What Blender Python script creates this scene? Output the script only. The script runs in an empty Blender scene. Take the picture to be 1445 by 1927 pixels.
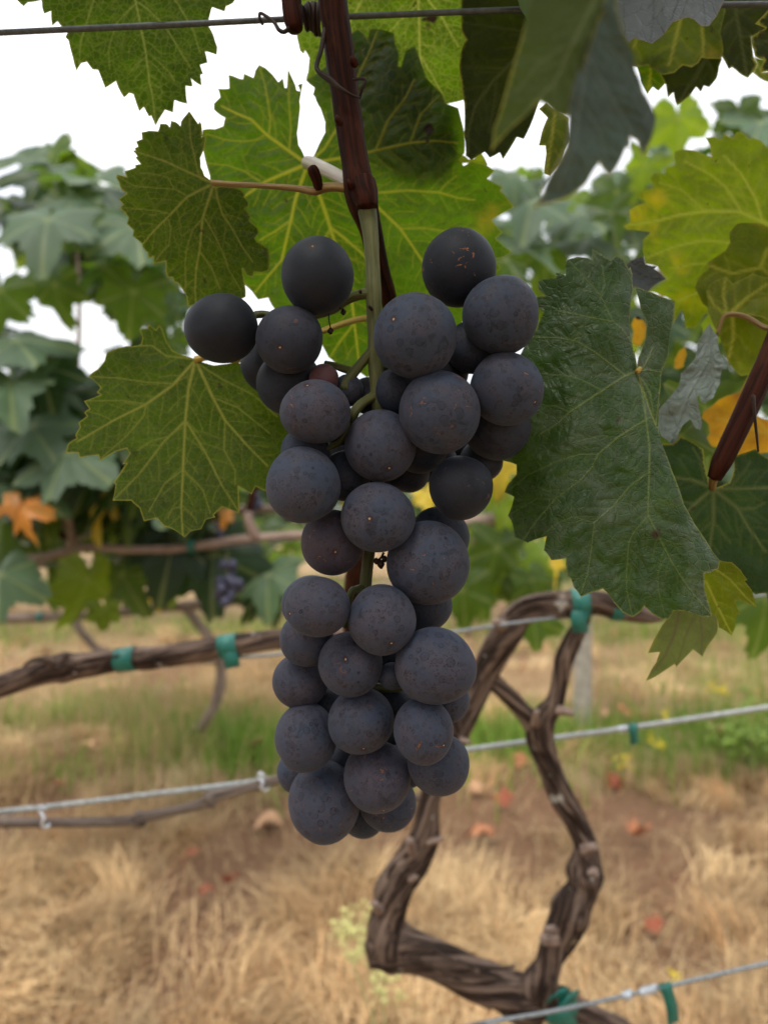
import bpy, math, random
import numpy as np
from mathutils import Vector, Matrix, Euler
from mathutils.geometry import delaunay_2d_cdt

random.seed(7)
RNG = np.random.default_rng(7)
SC = bpy.context.scene
COL = SC.collection
R = math.radians

# ------------------------------------------------------------------ camera
CAM_H = 0.85                 # lens height above the ground
F = 1392.0                   # focal length in photograph pixels (1445 x 1927)
CX, CY = 722.5, 963.5
cam_data = bpy.data.cameras.new('camera')
cam = bpy.data.objects.new('camera', cam_data)
COL.objects.link(cam)
cam.location = (0, 0, CAM_H)
cam.rotation_euler = (R(90), 0, 0)
cam_data.sensor_fit = 'VERTICAL'
cam_data.sensor_height = 36.0
cam_data.lens = 36.0 * F / 1927.0
cam_data.clip_start = 0.01
cam_data.clip_end = 2000
cam_data.dof.use_dof = True
cam_data.dof.focus_distance = 0.166
cam_data.dof.aperture_fstop = 13.5
SC.camera = cam

# ------------------------------------------------------------------ sky, sun, exposure
SUN_EL, SUN_AZ = 58.0, 205.0      # behind the photographer, high, through cloud
world = bpy.data.worlds.new('World')
SC.world = world
world.use_nodes = True
wn, wl = world.node_tree.nodes, world.node_tree.links
wn.clear()
sky = wn.new('ShaderNodeTexSky'); sky.sky_type = 'NISHITA'; sky.sun_disc = False
sky.sun_elevation = R(SUN_EL); sky.sun_rotation = R(SUN_AZ); sky.dust_density = 3.0
tc = wn.new('ShaderNodeTexCoord')
cn = wn.new('ShaderNodeTexNoise'); cn.inputs['Scale'].default_value = 2.3
cn.inputs['Detail'].default_value = 5; cn.inputs['Roughness'].default_value = 0.55
cr = wn.new('ShaderNodeValToRGB')
cr.color_ramp.elements[0].position = 0.3; cr.color_ramp.elements[0].color = (0.66, 0.71, 0.82, 1)
cr.color_ramp.elements[1].position = 0.62; cr.color_ramp.elements[1].color = (1, 1, 1, 1)
cm = wn.new('ShaderNodeVectorMath'); cm.operation = 'SCALE'
# overcast sky: three times as bright overhead as at the horizon
sz = wn.new('ShaderNodeSeparateXYZ'); zc = wn.new('ShaderNodeClamp')
ov = wn.new('ShaderNodeMath'); ov.operation = 'MULTIPLY_ADD'; ov.inputs[1].default_value = 16.0 * 2 / 3; ov.inputs[2].default_value = 16.0 / 3
wl.new(tc.outputs['Generated'], sz.inputs[0]); wl.new(sz.outputs['Z'], zc.inputs['Value']); wl.new(zc.outputs['Result'], ov.inputs[0]); wl.new(ov.outputs[0], cm.inputs['Scale'])
mx = wn.new('ShaderNodeMix'); mx.data_type = 'RGBA'; mx.inputs['Factor'].default_value = 0.92
bg = wn.new('ShaderNodeBackground'); bg.inputs['Strength'].default_value = 0.1
wo = wn.new('ShaderNodeOutputWorld')
wl.new(tc.outputs['Generated'], cn.inputs['Vector'])
wl.new(cn.outputs['Fac'], cr.inputs['Fac'])
wl.new(cr.outputs['Color'], cm.inputs[0])
wl.new(sky.outputs['Color'], mx.inputs['A'])
wl.new(cm.outputs['Vector'], mx.inputs['B'])
wl.new(mx.outputs['Result'], bg.inputs['Color'])
wl.new(bg.outputs['Background'], wo.inputs['Surface'])

sun_data = bpy.data.lights.new('sun', 'SUN')
sun_data.energy = 1.5; sun_data.angle = R(25); sun_data.color = (1.0, 0.96, 0.9)
sun = bpy.data.objects.new('sun', sun_data); COL.objects.link(sun)
_d = Vector((math.sin(R(SUN_AZ)) * math.cos(R(SUN_EL)), math.cos(R(SUN_AZ)) * math.cos(R(SUN_EL)), math.sin(R(SUN_EL))))
sun.rotation_euler = (-_d).to_track_quat('-Z', 'Y').to_euler()

vs = SC.view_settings
vs.view_transform = 'Standard'; vs.look = 'None'; vs.gamma = 1; vs.exposure = 0.95
vs.use_curve_mapping = False
SC.cycles.use_denoising = True
SC.cycles.max_bounces = 8
SC.cycles.transmission_bounces = 6
SC.cycles.transparent_max_bounces = 6

# ------------------------------------------------------------------ helpers
def P(px, py, d):
    """A point at distance d in front of the lens plane, under photograph pixel (px, py)."""
    return Vector(((px - CX) * d / F, d, CAM_H - (py - CY) * d / F))

def Pn(px, py, d):
    px, py, d = np.broadcast_arrays(np.asarray(px, float), np.asarray(py, float), np.asarray(d, float))
    return np.stack([(px - CX) * d / F, d, CAM_H - (py - CY) * d / F], -1)

def ground_at(px, py):
    d = CAM_H * F / (py - CY)
    return P(px, py, d)

def crop(ox, oy, s, pts):
    return [(ox + x / s, oy + y / s) for x, y in pts]

def tag(o, label=None, cat=None, group=None, kind=None):
    if label: o['label'] = label
    if cat: o['category'] = cat
    if group: o['group'] = group
    if kind: o['kind'] = kind
    return o

def empty(name, loc=(0, 0, 0)):
    o = bpy.data.objects.new(name, None); COL.objects.link(o)
    o.location = loc; o.empty_display_size = 0.02
    return o

def link(name, me, mat=None, parent=None):
    o = bpy.data.objects.new(name, me); COL.objects.link(o)
    if mat is not None and not me.materials: me.materials.append(mat)
    if parent is not None:
        o.parent = parent
        # geometry is given in world space: undo the parent's (pure translation) chain
        p, off = parent, Vector((0, 0, 0))
        while p is not None:
            off += p.location; p = p.parent
        o.location = -off
    return o

def mesh_np(name, V, faces, attrs=None, smooth=True):
    """V (n,3), faces (m,3|4) arrays, attrs {name: (n,) or (n,3)}"""
    me = bpy.data.meshes.new(name)
    V = np.asarray(V, np.float32)
    faces = np.asarray(faces, np.int32)
    k = faces.shape[1]
    me.vertices.add(len(V)); me.vertices.foreach_set('co', V.ravel())
    me.loops.add(faces.size); me.loops.foreach_set('vertex_index', faces.ravel())
    me.polygons.add(len(faces))
    me.polygons.foreach_set('loop_start', np.arange(0, faces.size, k, dtype=np.int32))
    me.polygons.foreach_set('loop_total', np.full(len(faces), k, np.int32))
    me.update(calc_edges=True)
    if smooth:
        me.polygons.foreach_set('use_smooth', np.ones(len(faces), bool))
    for n, a in (attrs or {}).items():
        a = np.asarray(a, np.float32)
        if a.ndim == 1:
            at = me.attributes.new(n, 'FLOAT', 'POINT'); at.data.foreach_set('value', a)
        else:
            at = me.attributes.new(n, 'FLOAT_VECTOR', 'POINT'); at.data.foreach_set('vector', a.ravel())
    return me

class Acc:
    """collects pieces that make up ONE part"""
    def __init__(s): s.V, s.Fq, s.T, s.n = [], [], [], 0
    def add(s, V, Q, T):
        s.V.append(V); s.Fq.append(np.asarray(Q) + s.n); s.T.append(T); s.n += len(V)
    def mesh(s, name):
        return mesh_np(name, np.concatenate(s.V), np.concatenate(s.Fq), {'tc': np.concatenate(s.T)})

def catmull(pts, n):
    """pts (k, c) -> (n, c) smooth samples"""
    p = np.asarray(pts, float)
    if len(p) == 2:
        t = np.linspace(0, 1, n)[:, None]; return p[0] * (1 - t) + p[1] * t
    q = np.vstack([2 * p[0] - p[1], p, 2 * p[-1] - p[-2]])
    seg = np.linalg.norm(np.diff(p[:, :3], axis=0), axis=1) + 1e-9
    cum = np.concatenate([[0], np.cumsum(seg)]); u = np.linspace(0, cum[-1], n)
    i = np.clip(np.searchsorted(cum, u, side='right') - 1, 0, len(p) - 2)
    t = ((u - cum[i]) / seg[i])[:, None]
    a, b, c, d = q[i], q[i + 1], q[i + 2], q[i + 3]
    return 0.5 * ((2 * b) + (c - a) * t + (2 * a - 5 * b + 4 * c - d) * t ** 2 + (3 * b - a - 3 * c + d) * t ** 3)

def smooth_noise(x, y, seed, octaves=3):
    """cheap smooth 2D noise, sums of sines, about -1..1"""
    r = np.random.default_rng(seed); out = 0; amp = 1; tot = 0
    for o in range(octaves):
        for _ in range(3):
            a = r.uniform(0, 6.283); f = (1.7 ** o) * r.uniform(0.7, 1.4)
            out = out + amp * np.sin((x * math.cos(a) + y * math.sin(a)) * f + r.uniform(0, 6.283))
        tot += amp * 1.7; amp *= 0.6
    return out / tot

def tube_np(pts, rad, nseg=16, n=60, bark=0.0, seed=0, knots=(), cap=True, twist=0.0, flat=1.0):
    """pts list of 3D points, rad list of radii -> V, quads, tc"""
    pr = np.column_stack([np.array([tuple(p) for p in pts], float), np.asarray(rad, float)])
    s = catmull(pr, n); C, r = s[:, :3], np.maximum(s[:, 3], 1e-5)
    T = np.gradient(C, axis=0); T /= np.linalg.norm(T, axis=1)[:, None] + 1e-12
    N = np.zeros_like(T); ref = np.array([0.3, 1, 0.2]) if abs(T[0][1]) < 0.8 else np.array([1, 0, 0.2])
    v = ref - T[0] * ref.dot(T[0]); N[0] = v / np.linalg.norm(v)
    for i in range(1, n):
        v = N[i - 1] - T[i] * N[i - 1].dot(T[i]); N[i] = v / (np.linalg.norm(v) + 1e-12)
    B = np.cross(T, N)
    L = np.concatenate([[0], np.cumsum(np.linalg.norm(np.diff(C, axis=0), axis=1))])
    th = np.linspace(0, 2 * math.pi, nseg, endpoint=False)
    TH, LL = np.meshgrid(th, L); TH2 = TH + twist * LL
    rr = np.repeat(r[:, None], nseg, 1)
    if bark > 0:
        rm = float(np.mean(r))
        u = LL / rm
        # long strips of bark running with the wood, plus lumps
        st = smooth_noise(np.cos(TH2) * 5 + u * .12, np.sin(TH2) * 5 - u * .09, seed, 4)
        lp = smooth_noise(np.cos(TH) * 1.2 + u * .9, np.sin(TH) * 1.2 + u * .4, seed + 5, 3)
        rr = rr * (1 + bark * st + bark * 0.9 * lp)
        for (f, a, w) in knots:
            rr = rr * (1 + a * np.exp(-((LL / L[-1] - f) / w) ** 2) * (0.6 + 0.6 * lp))
    X = C[:, None, :] + (N[:, None, :] * np.cos(TH)[..., None] + flat * B[:, None, :] * np.sin(TH)[..., None]) * rr[..., None]
    V = X.reshape(-1, 3)
    i = np.arange(n - 1)[:, None] * nseg; j = np.arange(nseg)[None, :]; j2 = (j + 1) % nseg
    Q = np.stack([i + j, i + j2, i + nseg + j2, i + nseg + j], -1).reshape(-1, 4)
    tcv = np.stack([np.cos(TH2) * rr, np.sin(TH2) * rr, LL], -1).reshape(-1, 3)
    if cap:
        k = len(V)
        V = np.vstack([V, C[0] - T[0] * r[0] * .35, C[-1] + T[-1] * r[-1] * .35])
        tcv = np.vstack([tcv, [0, 0, 0], [0, 0, L[-1]]])
        jj = np.arange(nseg); j2 = (jj + 1) % nseg; e = (n - 1) * nseg
        # degenerate-free quads: pair up neighbours around the pole
        h = nseg // 2
        q0 = np.stack([np.full(h, k), jj[::2][:h] + 2 * 0, (jj[::2][:h] + 1) % nseg, (jj[::2][:h] + 2) % nseg], -1)
        q0 = q0[:, [0, 3, 2, 1]]
        q1 = np.stack([np.full(h, k + 1), e + jj[::2][:h], e + (jj[::2][:h] + 1) % nseg, e + (jj[::2][:h] + 2) % nseg], -1)
        Q = np.vstack([Q, q0, q1])
    return V, Q, tcv

def tube(name, pts, rad, mat, parent=None, **kw):
    V, Q, T = tube_np(pts, rad, **kw)
    return link(name, mesh_np(name, V, Q, {'tc': T}), mat, parent)

def ptube(name, pts, mat, parent=None, **kw):
    """pts: (px, py, depth, radius in pixels)"""
    return tube(name, [P(x, y, d) for x, y, d, r in pts], [r * d / F for x, y, d, r in pts], mat, parent, **kw)

# ------------------------------------------------------------------ materials
class NT:
    def __init__(s, name):
        s.m = bpy.data.materials.new(name); s.m.use_nodes = True
        s.t = s.m.node_tree; s.t.nodes.clear()
        s.out = s.n('ShaderNodeOutputMaterial')
    def n(s, typ, **kw):
        x = s.t.nodes.new(typ)
        for k, v in kw.items():
            if hasattr(x, k) and k not in x.inputs: setattr(x, k, v)
            else: s.set(x.inputs[k], v)
        return x
    def set(s, inp, v):
        if isinstance(v, bpy.types.NodeSocket): s.t.links.new(v, inp)
        elif isinstance(v, tuple) and len(v) == 3 and inp.type == 'RGBA': inp.default_value = (*v, 1)
        else: inp.default_value = v
    def attr(s, name, out='Fac'):
        a = s.n('ShaderNodeAttribute'); a.attribute_name = name; return a.outputs[out]
    def math(s, op, a, b=0.0, c=None):
        x = s.n('ShaderNodeMath'); x.operation = op; s.set(x.inputs[0], a); s.set(x.inputs[1], b)
        if c is not None: s.set(x.inputs[2], c)
        return x.outputs[0]
    def mix(s, f, a, b, mode='MIX'):
        x = s.n('ShaderNodeMix'); x.data_type = 'RGBA'; x.blend_type = mode
        s.set(x.inputs['Factor'], f); s.set(x.inputs['A'], a); s.set(x.inputs['B'], b); return x.outputs['Result']
    def ramp(s, v, a, b, lo=0.0, hi=1.0, smooth=True):
        x = s.n('ShaderNodeMapRange'); x.interpolation_type = 'SMOOTHSTEP' if smooth else 'LINEAR'
        s.set(x.inputs['Value'], v); x.inputs['From Min'].default_value = a; x.inputs['From Max'].default_value = b
        x.inputs['To Min'].default_value = lo; x.inputs['To Max'].default_value = hi; return x.outputs['Result']
    def noise(s, vec, scale, detail=3, rough=0.55, dist=0.0, out='Fac'):
        x = s.n('ShaderNodeTexNoise', Scale=scale, Detail=detail, Roughness=rough, Distortion=dist)
        if vec is not None: s.set(x.inputs['Vector'], vec)
        return x.outputs[out]
    def vor(s, vec, scale, feature='F1', rand=1.0):
        x = s.n('ShaderNodeTexVoronoi'); x.feature = feature
        x.inputs['Scale'].default_value = scale; x.inputs['Randomness'].default_value = rand
        if vec is not None: s.set(x.inputs['Vector'], vec)
        return x
    def vmul(s, vec, xyz):
        x = s.n('ShaderNodeVectorMath'); x.operation = 'MULTIPLY'; s.set(x.inputs[0], vec); s.set(x.inputs[1], xyz)
        return x.outputs[0]
    def vadd(s, a, b):
        x = s.n('ShaderNodeVectorMath'); x.operation = 'ADD'; s.set(x.inputs[0], a); s.set(x.inputs[1], b); return x.outputs[0]
    def bump(s, h, strength, dist):
        x = s.n('ShaderNodeBump'); x.inputs['Strength'].default_value = strength; x.inputs['Distance'].default_value = dist
        s.set(x.inputs['Height'], h); return x.outputs['Normal']
    def prin(s, **kw):
        x = s.n('ShaderNodeBsdfPrincipled')
        for k, v in kw.items(): s.set(x.inputs[k.replace('_', ' ')], v)
        return x.outputs[0]
    def done(s, sh):
        s.t.links.new(sh, s.out.inputs['Surface']); return s.m

def leaf_material(name, lam, trans, vein, tmix=0.5, rough=0.5, spec=0.3, net=0.35, yellow=0.0, ycol=(0.45, 0.33, 0.02),
                  spots=0.0, edge=(0.30, 0.28, 0.04), dust=0.0, bumpk=0.5, vs_=0.8, netscale=520.0, n2w=.45):
    """a hero leaf: 'vein', 'edge' and 'lc' (leaf coordinates in metres) are stored on its vertices"""
    trans = tuple(c * 1.12 for c in trans); vein = tuple(c * 1.12 for c in vein)
    t = NT(name)
    lc = t.attr('lc', 'Vector'); v = t.attr('vein'); e = t.attr('edge')
    wob = t.n('ShaderNodeTexNoise', Scale=260.0, Detail=2.0); t.set(wob.inputs['Vector'], lc)
    lcw = t.vadd(lc, t.vmul(wob.outputs['Color'], (0.0016, 0.0016, 0.0016)))
    v1 = t.vor(lcw, netscale, 'DISTANCE_TO_EDGE'); v2 = t.vor(lcw, netscale * .33, 'DISTANCE_TO_EDGE')
    n1 = t.ramp(v1.outputs['Distance'], 0.0, 0.13, 1, 0); n2 = t.ramp(v2.outputs['Distance'], 0.0, 0.055, 1, 0)
    netm = t.math('MAXIMUM', t.math('MULTIPLY', n1, .6), t.math('MULTIPLY', n2, n2w))
    big = t.noise(lc, 26.0, 4, .6); mid = t.noise(lc, 110.0, 4, .6)
    hue = t.ramp(big, .3, .7)
    lamc = t.mix(hue, lam, tuple(c * 1.35 for c in lam)); trc = t.mix(hue, tuple(c * .8 for c in trans), tuple(c * 1.2 for c in trans))
    mm = t.ramp(mid, .35, .7, .82, 1.12)
    def sc(c):
        x = t.n('ShaderNodeVectorMath'); x.operation = 'SCALE'; t.set(x.inputs[0], c); t.set(x.inputs['Scale'], mm); return x.outputs[0]
    lamc, trc = sc(lamc), sc(trc)
    if yellow > 0:
        yn = t.ramp(t.noise(lc, 38.0, 3, .6, .5), .62 - yellow * .35, .80 - yellow * .3)
        yn = t.math('MULTIPLY', yn, t.math('SUBTRACT', 1.0, t.math('MULTIPLY', v, .7)))
        lamc = t.mix(yn, lamc, tuple(c * .8 for c in ycol)); trc = t.mix(yn, trc, ycol)
    vm = t.math('MINIMUM', t.math('ADD', t.math('MULTIPLY', v, vs_), t.math('MULTIPLY', netm, net)), 1.0)
    lamc = t.mix(vm, lamc, vein); trc = t.mix(vm, trc, tuple(c * 1.1 for c in vein))
    em = t.math('MULTIPLY', t.ramp(e, 0.0, 1.0, 1, 0), t.ramp(big, .35, .6, .15, .8))
    lamc = t.mix(em, lamc, edge); trc = t.mix(em, trc, edge)
    if dust > 0:
        dn = t.math('MULTIPLY', t.ramp(t.noise(lc, 60.0, 6, .7, 1.0), .4, .75), dust)
        lamc = t.mix(dn, lamc, (0.30, 0.32, 0.29))
    if spots > 0:
        sp = t.ramp(t.noise(lc, 95.0, 2, .5), .74 - spots * .06, .78 - spots * .06)
        sp2 = t.ramp(t.noise(t.vadd(lc, (3.1, 1.7, 0)), 300.0, 2, .5), .70, .76)
        sp = t.math('MINIMUM', t.math('ADD', sp, t.math('MULTIPLY', sp2, .6)), 1.0)
        lamc = t.mix(sp, lamc, (0.035, 0.022, 0.012)); trc = t.mix(sp, trc, (0.03, 0.012, 0.004))
    h = t.math('ADD', t.math('ADD', t.math('MULTIPLY', netm, -.6), t.math('MULTIPLY', mid, .9)), t.math('MULTIPLY', v, .8))
    nrm = t.bump(h, bumpk, 0.00035)
    pr = t.prin(Base_Color=lamc, Roughness=rough, Specular_IOR_Level=spec, Normal=nrm)
    tr = t.n('ShaderNodeBsdfTranslucent', Color=trc); t.set(tr.inputs['Normal'], nrm)
    ms = t.n('ShaderNodeMixShader', Fac=tmix); t.t.links.new(pr, ms.inputs[1]); t.t.links.new(tr.outputs[0], ms.inputs[2])
    return t.done(ms.outputs[0])

def back_leaf_material(name, lam, trans, tmix=.4, rough=.42, spec=.5, var=.35):
    trans = tuple(c * 1.2 for c in trans); lam = tuple(c * 1.1 for c in lam)
    t = NT(name)
    oi = t.n('ShaderNodeObjectInfo'); v = t.attr('vein'); lc = t.attr('lc', 'Vector')
    r = oi.outputs['Random']
    n = t.noise(t.vadd(lc, oi.outputs['Location']), 30.0, 3)
    k = t.math('ADD', t.math('MULTIPLY', r, var), t.ramp(n, .3, .7, .7, 1.0))
    def sc(c):
        x = t.n('ShaderNodeVectorMath'); x.operation = 'SCALE'; t.set(x.inputs[0], c); t.set(x.inputs['Scale'], k); return x.outputs[0]
    a = t.mix(t.math('MULTIPLY', v, .6), lam, (0.22, 0.26, 0.09)); b = t.mix(t.math('MULTIPLY', v, .5), trans, (0.4, 0.42, 0.1))
    pr = t.prin(Base_Color=sc(a), Roughness=rough, Specular_IOR_Level=spec)
    tr = t.n('ShaderNodeBsdfTranslucent', Color=sc(b))
    ms = t.n('ShaderNodeMixShader', Fac=tmix); t.t.links.new(pr, ms.inputs[1]); t.t.links.new(tr.outputs[0], ms.inputs[2])
    return t.done(ms.outputs[0])

def bark_material(name, dark, lightc, k=1.0, rough=.85, bump=.9, lich=0.0):
    t = NT(name)
    c = t.attr('tc', 'Vector')
    s1 = t.noise(t.vmul(c, (300 * k, 300 * k, 26 * k)), 1.0, 6, .68, .6)
    s2 = t.noise(t.vmul(c, (120 * k, 120 * k, 14 * k)), 1.0, 4, .6, .8)
    f = t.ramp(t.math('ADD', t.math('MULTIPLY', s1, .6), t.math('MULTIPLY', s2, .4)), .43, .60)
    col = t.mix(f, dark, lightc)
    col = t.mix(t.math('MULTIPLY', t.ramp(s2, .5, .75), .28), col, (0.34, 0.27, 0.22))
    if lich > 0:
        lf = t.math('MULTIPLY', t.ramp(t.noise(t.vmul(c, (60, 60, 60)), 1.0, 5, .7), .62, .70), lich)
        col = t.mix(lf, col, (0.5, 0.47, 0.42))
    nrm = t.bump(t.math('ADD', s1, s2), bump, 0.004)
    return t.done(t.prin(Base_Color=col, Roughness=rough, Specular_IOR_Level=.2, Normal=nrm))

def cane_material(name, c1, c2, c3, rough=.5, k=1.0, spec=.18):
    t = NT(name)
    c = t.attr('tc', 'Vector')
    s1 = t.noise(t.vmul(c, (900 * k, 900 * k, 40 * k)), 1.0, 5, .6, .4)
    s2 = t.noise(t.vmul(c, (200 * k, 200 * k, 60 * k)), 1.0, 3, .6)
    col = t.mix(t.ramp(s1, .35, .65), c1, c2); col = t.mix(t.math('MULTIPLY', t.ramp(s2, .55, .75), .6), col, c3)
    nrm = t.bump(s1, .5, 0.0008)
    return t.done(t.prin(Base_Color=col, Roughness=rough, Specular_IOR_Level=spec, Normal=nrm))

def plain(name, col, rough=.6, spec=.3, metal=0.0, var=.25, scale=80.0):
    t = NT(name)
    o = t.n('ShaderNodeTexCoord').outputs['Object']
    n = t.noise(o, scale, 4, .6)
    c = t.mix(t.ramp(n, .3, .7), tuple(x * (1 - var) for x in col), tuple(min(1, x * (1 + var)) for x in col))
    return t.done(t.prin(Base_Color=c, Roughness=rough, Specular_IOR_Level=spec, Metallic=metal))

def grape_material():
    """waxy bloom over blue-black skin, with the ring marks and specks left by dried drops"""
    t = NT('grape_skin')
    tcx = t.n('ShaderNodeTexCoord').outputs['Object']; oi = t.n('ShaderNodeObjectInfo')
    rnd = oi.outputs['Random']; colr = t.n('ShaderNodeSeparateColor'); t.set(colr.inputs[0], oi.outputs['Color'])
    bloom, red, scar = colr.outputs[0], colr.outputs[1], colr.outputs[2]  # low bloom also stands in for shade on upper and inner grapes
    off = t.n('ShaderNodeVectorMath'); off.operation = 'SCALE'; t.set(off.inputs[0], (17.0, 31.0, 23.0)); t.set(off.inputs['Scale'], rnd)
    p = t.vadd(tcx, off.outputs[0])
    big = t.noise(p, 1.3, 4, .6); fine = t.noise(p, 9.0, 6, .7); grain = t.noise(p, 60.0, 3, .7)
    skin = t.mix(red, (0.0065, 0.0075, 0.0105), (0.09, 0.028, 0.03))
    wax = t.mix(t.ramp(big, .35, .68), (0.032, 0.042, 0.067), (0.048, 0.045, 0.060))
    wax = t.mix(red, wax, (0.10, 0.052, 0.055))
    cov = t.math('ADD', t.ramp(fine, .25, .6, .72, 1.0), t.ramp(grain, .3, .7, -.06, .06))
    rub = t.ramp(t.noise(t.vadd(p, (9.0, 2.0, 5.0)), 2.1, 5, .66, .8), .56, .68)
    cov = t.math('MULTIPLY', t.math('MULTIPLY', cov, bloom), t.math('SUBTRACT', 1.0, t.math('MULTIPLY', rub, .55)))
    # ring marks
    w = t.vadd(p, t.vmul(t.n('ShaderNodeTexNoise', Scale=6.0, Detail=2.0).outputs['Color'], (.05, .05, .05)))
    def rings(scale, rmin, rmax, width, keep, seed):
        vv = t.vor(t.vadd(w, (seed, seed * .7, seed * 1.3)), scale)
        sep = t.n('ShaderNodeSeparateColor'); t.set(sep.inputs[0], vv.outputs['Color'])
        rad = t.math('ADD', rmin, t.math('MULTIPLY', sep.outputs[0], rmax - rmin))
        dd = t.math('ABSOLUTE', t.math('SUBTRACT', vv.outputs['Distance'], rad))
        ring = t.ramp(dd, 0.0, width, 1, 0)
        inside = t.math('MULTIPLY', t.math('LESS_THAN', vv.outputs['Distance'], rad), .35)
        kk = t.math('LESS_THAN', sep.outputs[1], keep)
        return t.math('MULTIPLY', t.math('MAXIMUM', ring, inside), kk)
    r1 = rings(3.7, .30, .50, .055, .6, 1.0)
    r2 = rings(7.0, .26, .48, .085, .42, 5.0)
    dots = t.math('MULTIPLY', t.ramp(t.vor(w, 13.0).outputs['Distance'], .22, .34, 1, 0), t.ramp(big, .50, .60))
    patch = t.ramp(t.noise(p, 1.9, 2, .5), .40, .56)
    r1 = t.math('MULTIPLY', r1, patch)
    marks = t.math('MINIMUM', t.math('ADD', t.math('ADD', t.math('MULTIPLY', r1, .9), t.math('MULTIPLY', t.math('MULTIPLY', r2, .8), t.ramp(t.noise(p, 2.6, 2, .5), .38, .55))), t.math('MULTIPLY', dots, .6)), 1.0)
    cov = t.math('MULTIPLY', cov, t.math('SUBTRACT', 1.0, t.math('MULTIPLY', marks, .85)))
    col = t.mix(cov, skin, wax)
    # stylar scar at the far pole (local -Z)
    sx = t.n('ShaderNodeSeparateXYZ'); t.set(sx.inputs[0], tcx)
    x2 = t.math('ADD', t.math('POWER', sx.outputs[0], 2.0), t.math('POWER', sx.outputs[1], 2.0))
    rr = t.math('SQRT', x2); low = t.math('LESS_THAN', sx.outputs[2], 0.0)
    rr = t.math('ADD', rr, t.math('MULTIPLY', t.math('SUBTRACT', t.noise(p, 14.0, 3, .6), .5), .10))
    ring = t.math('MULTIPLY', t.ramp(rr, .05, .13, 1, 0), low); pit = t.math('MULTIPLY', t.ramp(rr, .012, .04, 1, 0), low)
    col = t.mix(t.math('MULTIPLY', ring, .8), col, (0.03, 0.014, 0.012))
    col = t.mix(pit, col, (0.36, 0.24, 0.15))
    # russet scars
    sn = t.noise(t.vmul(p, (1.0, 1.0, 1.8)), 2.6, 5, .68, 1.2)
    sm = t.math('MULTIPLY', t.ramp(sn, .640, .665), scar)
    smh = t.math('MULTIPLY', t.ramp(sn, .61, .65), scar)
    col = t.mix(t.math('MULTIPLY', smh, .7), col, (0.012, 0.008, 0.008))
    col = t.mix(sm, col, (0.20, 0.085, 0.04))
    rough = t.math('ADD', .58, t.math('MULTIPLY', cov, .10))
    h = t.math('ADD', t.math('MULTIPLY', grain, .15), t.math('MULTIPLY', sm, -.8))
    nrm = t.bump(h, .35, 0.0002)
    return t.done(t.prin(Base_Color=col, Roughness=rough, Specular_IOR_Level=.16, Normal=nrm, Sheen_Weight=.05, Sheen_Roughness=.5, Sheen_Tint=(0.7, 0.78, 1.0)))

# ------------------------------------------------------------------ material instances
M = {}
M['bark'] = bark_material('vine_bark', (0.022, 0.012, 0.008), (0.185, 0.122, 0.090), lich=.8)
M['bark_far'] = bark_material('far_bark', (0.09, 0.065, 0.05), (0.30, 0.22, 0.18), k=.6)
M['cane_red'] = cane_material('red_brown_cane', (0.010, 0.0025, 0.0015), (0.036, 0.009, 0.004), (0.060, 0.020, 0.009), rough=.6, spec=.06)
M['cane_tan'] = cane_material('tan_cane', (0.13, 0.085, 0.065), (0.30, 0.22, 0.18), (0.40, 0.32, 0.27), rough=.7, k=.6)
M['cane_grey'] = cane_material('grey_brown_cane', (0.045, 0.032, 0.026), (0.17, 0.13, 0.105), (0.26, 0.21, 0.175), rough=.75, k=.5)
M['stalk'] = cane_material('green_stalk', (0.055, 0.058, 0.018), (0.105, 0.105, 0.04), (0.10, 0.06, 0.03), rough=.55)
M['petiole_pale'] = cane_material('pale_petiole', (0.36, 0.32, 0.30), (0.46, 0.43, 0.38), (0.42, 0.24, 0.22), rough=.5)
M['petiole_brown'] = cane_material('brown_petiole', (0.13, 0.075, 0.03), (0.24, 0.16, 0.06), (0.10, 0.04, 0.02), rough=.5)
M['petiole_yellow'] = cane_material('yellow_petiole', (0.25, 0.16, 0.03), (0.38, 0.28, 0.07), (0.3, 0.12, 0.04), rough=.5)
M['tendril'] = cane_material('dry_tendril', (0.012, 0.008, 0.006), (0.04, 0.02, 0.014), (0.06, 0.035, 0.02), rough=.6)
M['wire'] = plain('galvanised_wire', (0.20, 0.215, 0.22), rough=.5, spec=.4, metal=.4, scale=400)
M['wire_pale'] = plain('pale_drip_line', (0.30, 0.31, 0.30), rough=.5, spec=.4, metal=.2, scale=400)
M['wire_dark'] = plain('weathered_wire', (0.060, 0.066, 0.07), rough=.5, spec=.4, metal=.3, scale=500)
M['tape'] = plain('green_vinyl_tape', (0.002, 0.105, 0.078), rough=.4, spec=.5, var=.18, scale=120)
M['post'] = plain('weathered_post', (0.34, 0.30, 0.25), rough=.9, scale=30)
M['clip'] = plain('wire_clip_metal', (0.55, 0.58, 0.62), rough=.35, spec=.5, metal=.6)
M['dryleaf'] = plain('dry_brown_leaf', (0.33, 0.13, 0.06), rough=.8, var=.4, scale=60)
M['dryleaf_red'] = plain('dry_red_leaf', (0.24, 0.07, 0.035), rough=.8, var=.4, scale=60)
M['dryleaf_tan'] = plain('dry_tan_leaf', (0.42, 0.24, 0.13), rough=.8, var=.35, scale=60)
M['flower'] = plain('yellow_petals', (0.75, 0.58, 0.02), rough=.6, var=.1)
M['weed'] = plain('pale_weed_heads', (0.45, 0.42, 0.16), rough=.8, var=.3, scale=200)
M['grape'] = grape_material()
M['grape_far'] = plain('far_grape_skin', (0.035, 0.035, 0.06), rough=.5, var=.4, scale=60)

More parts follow.
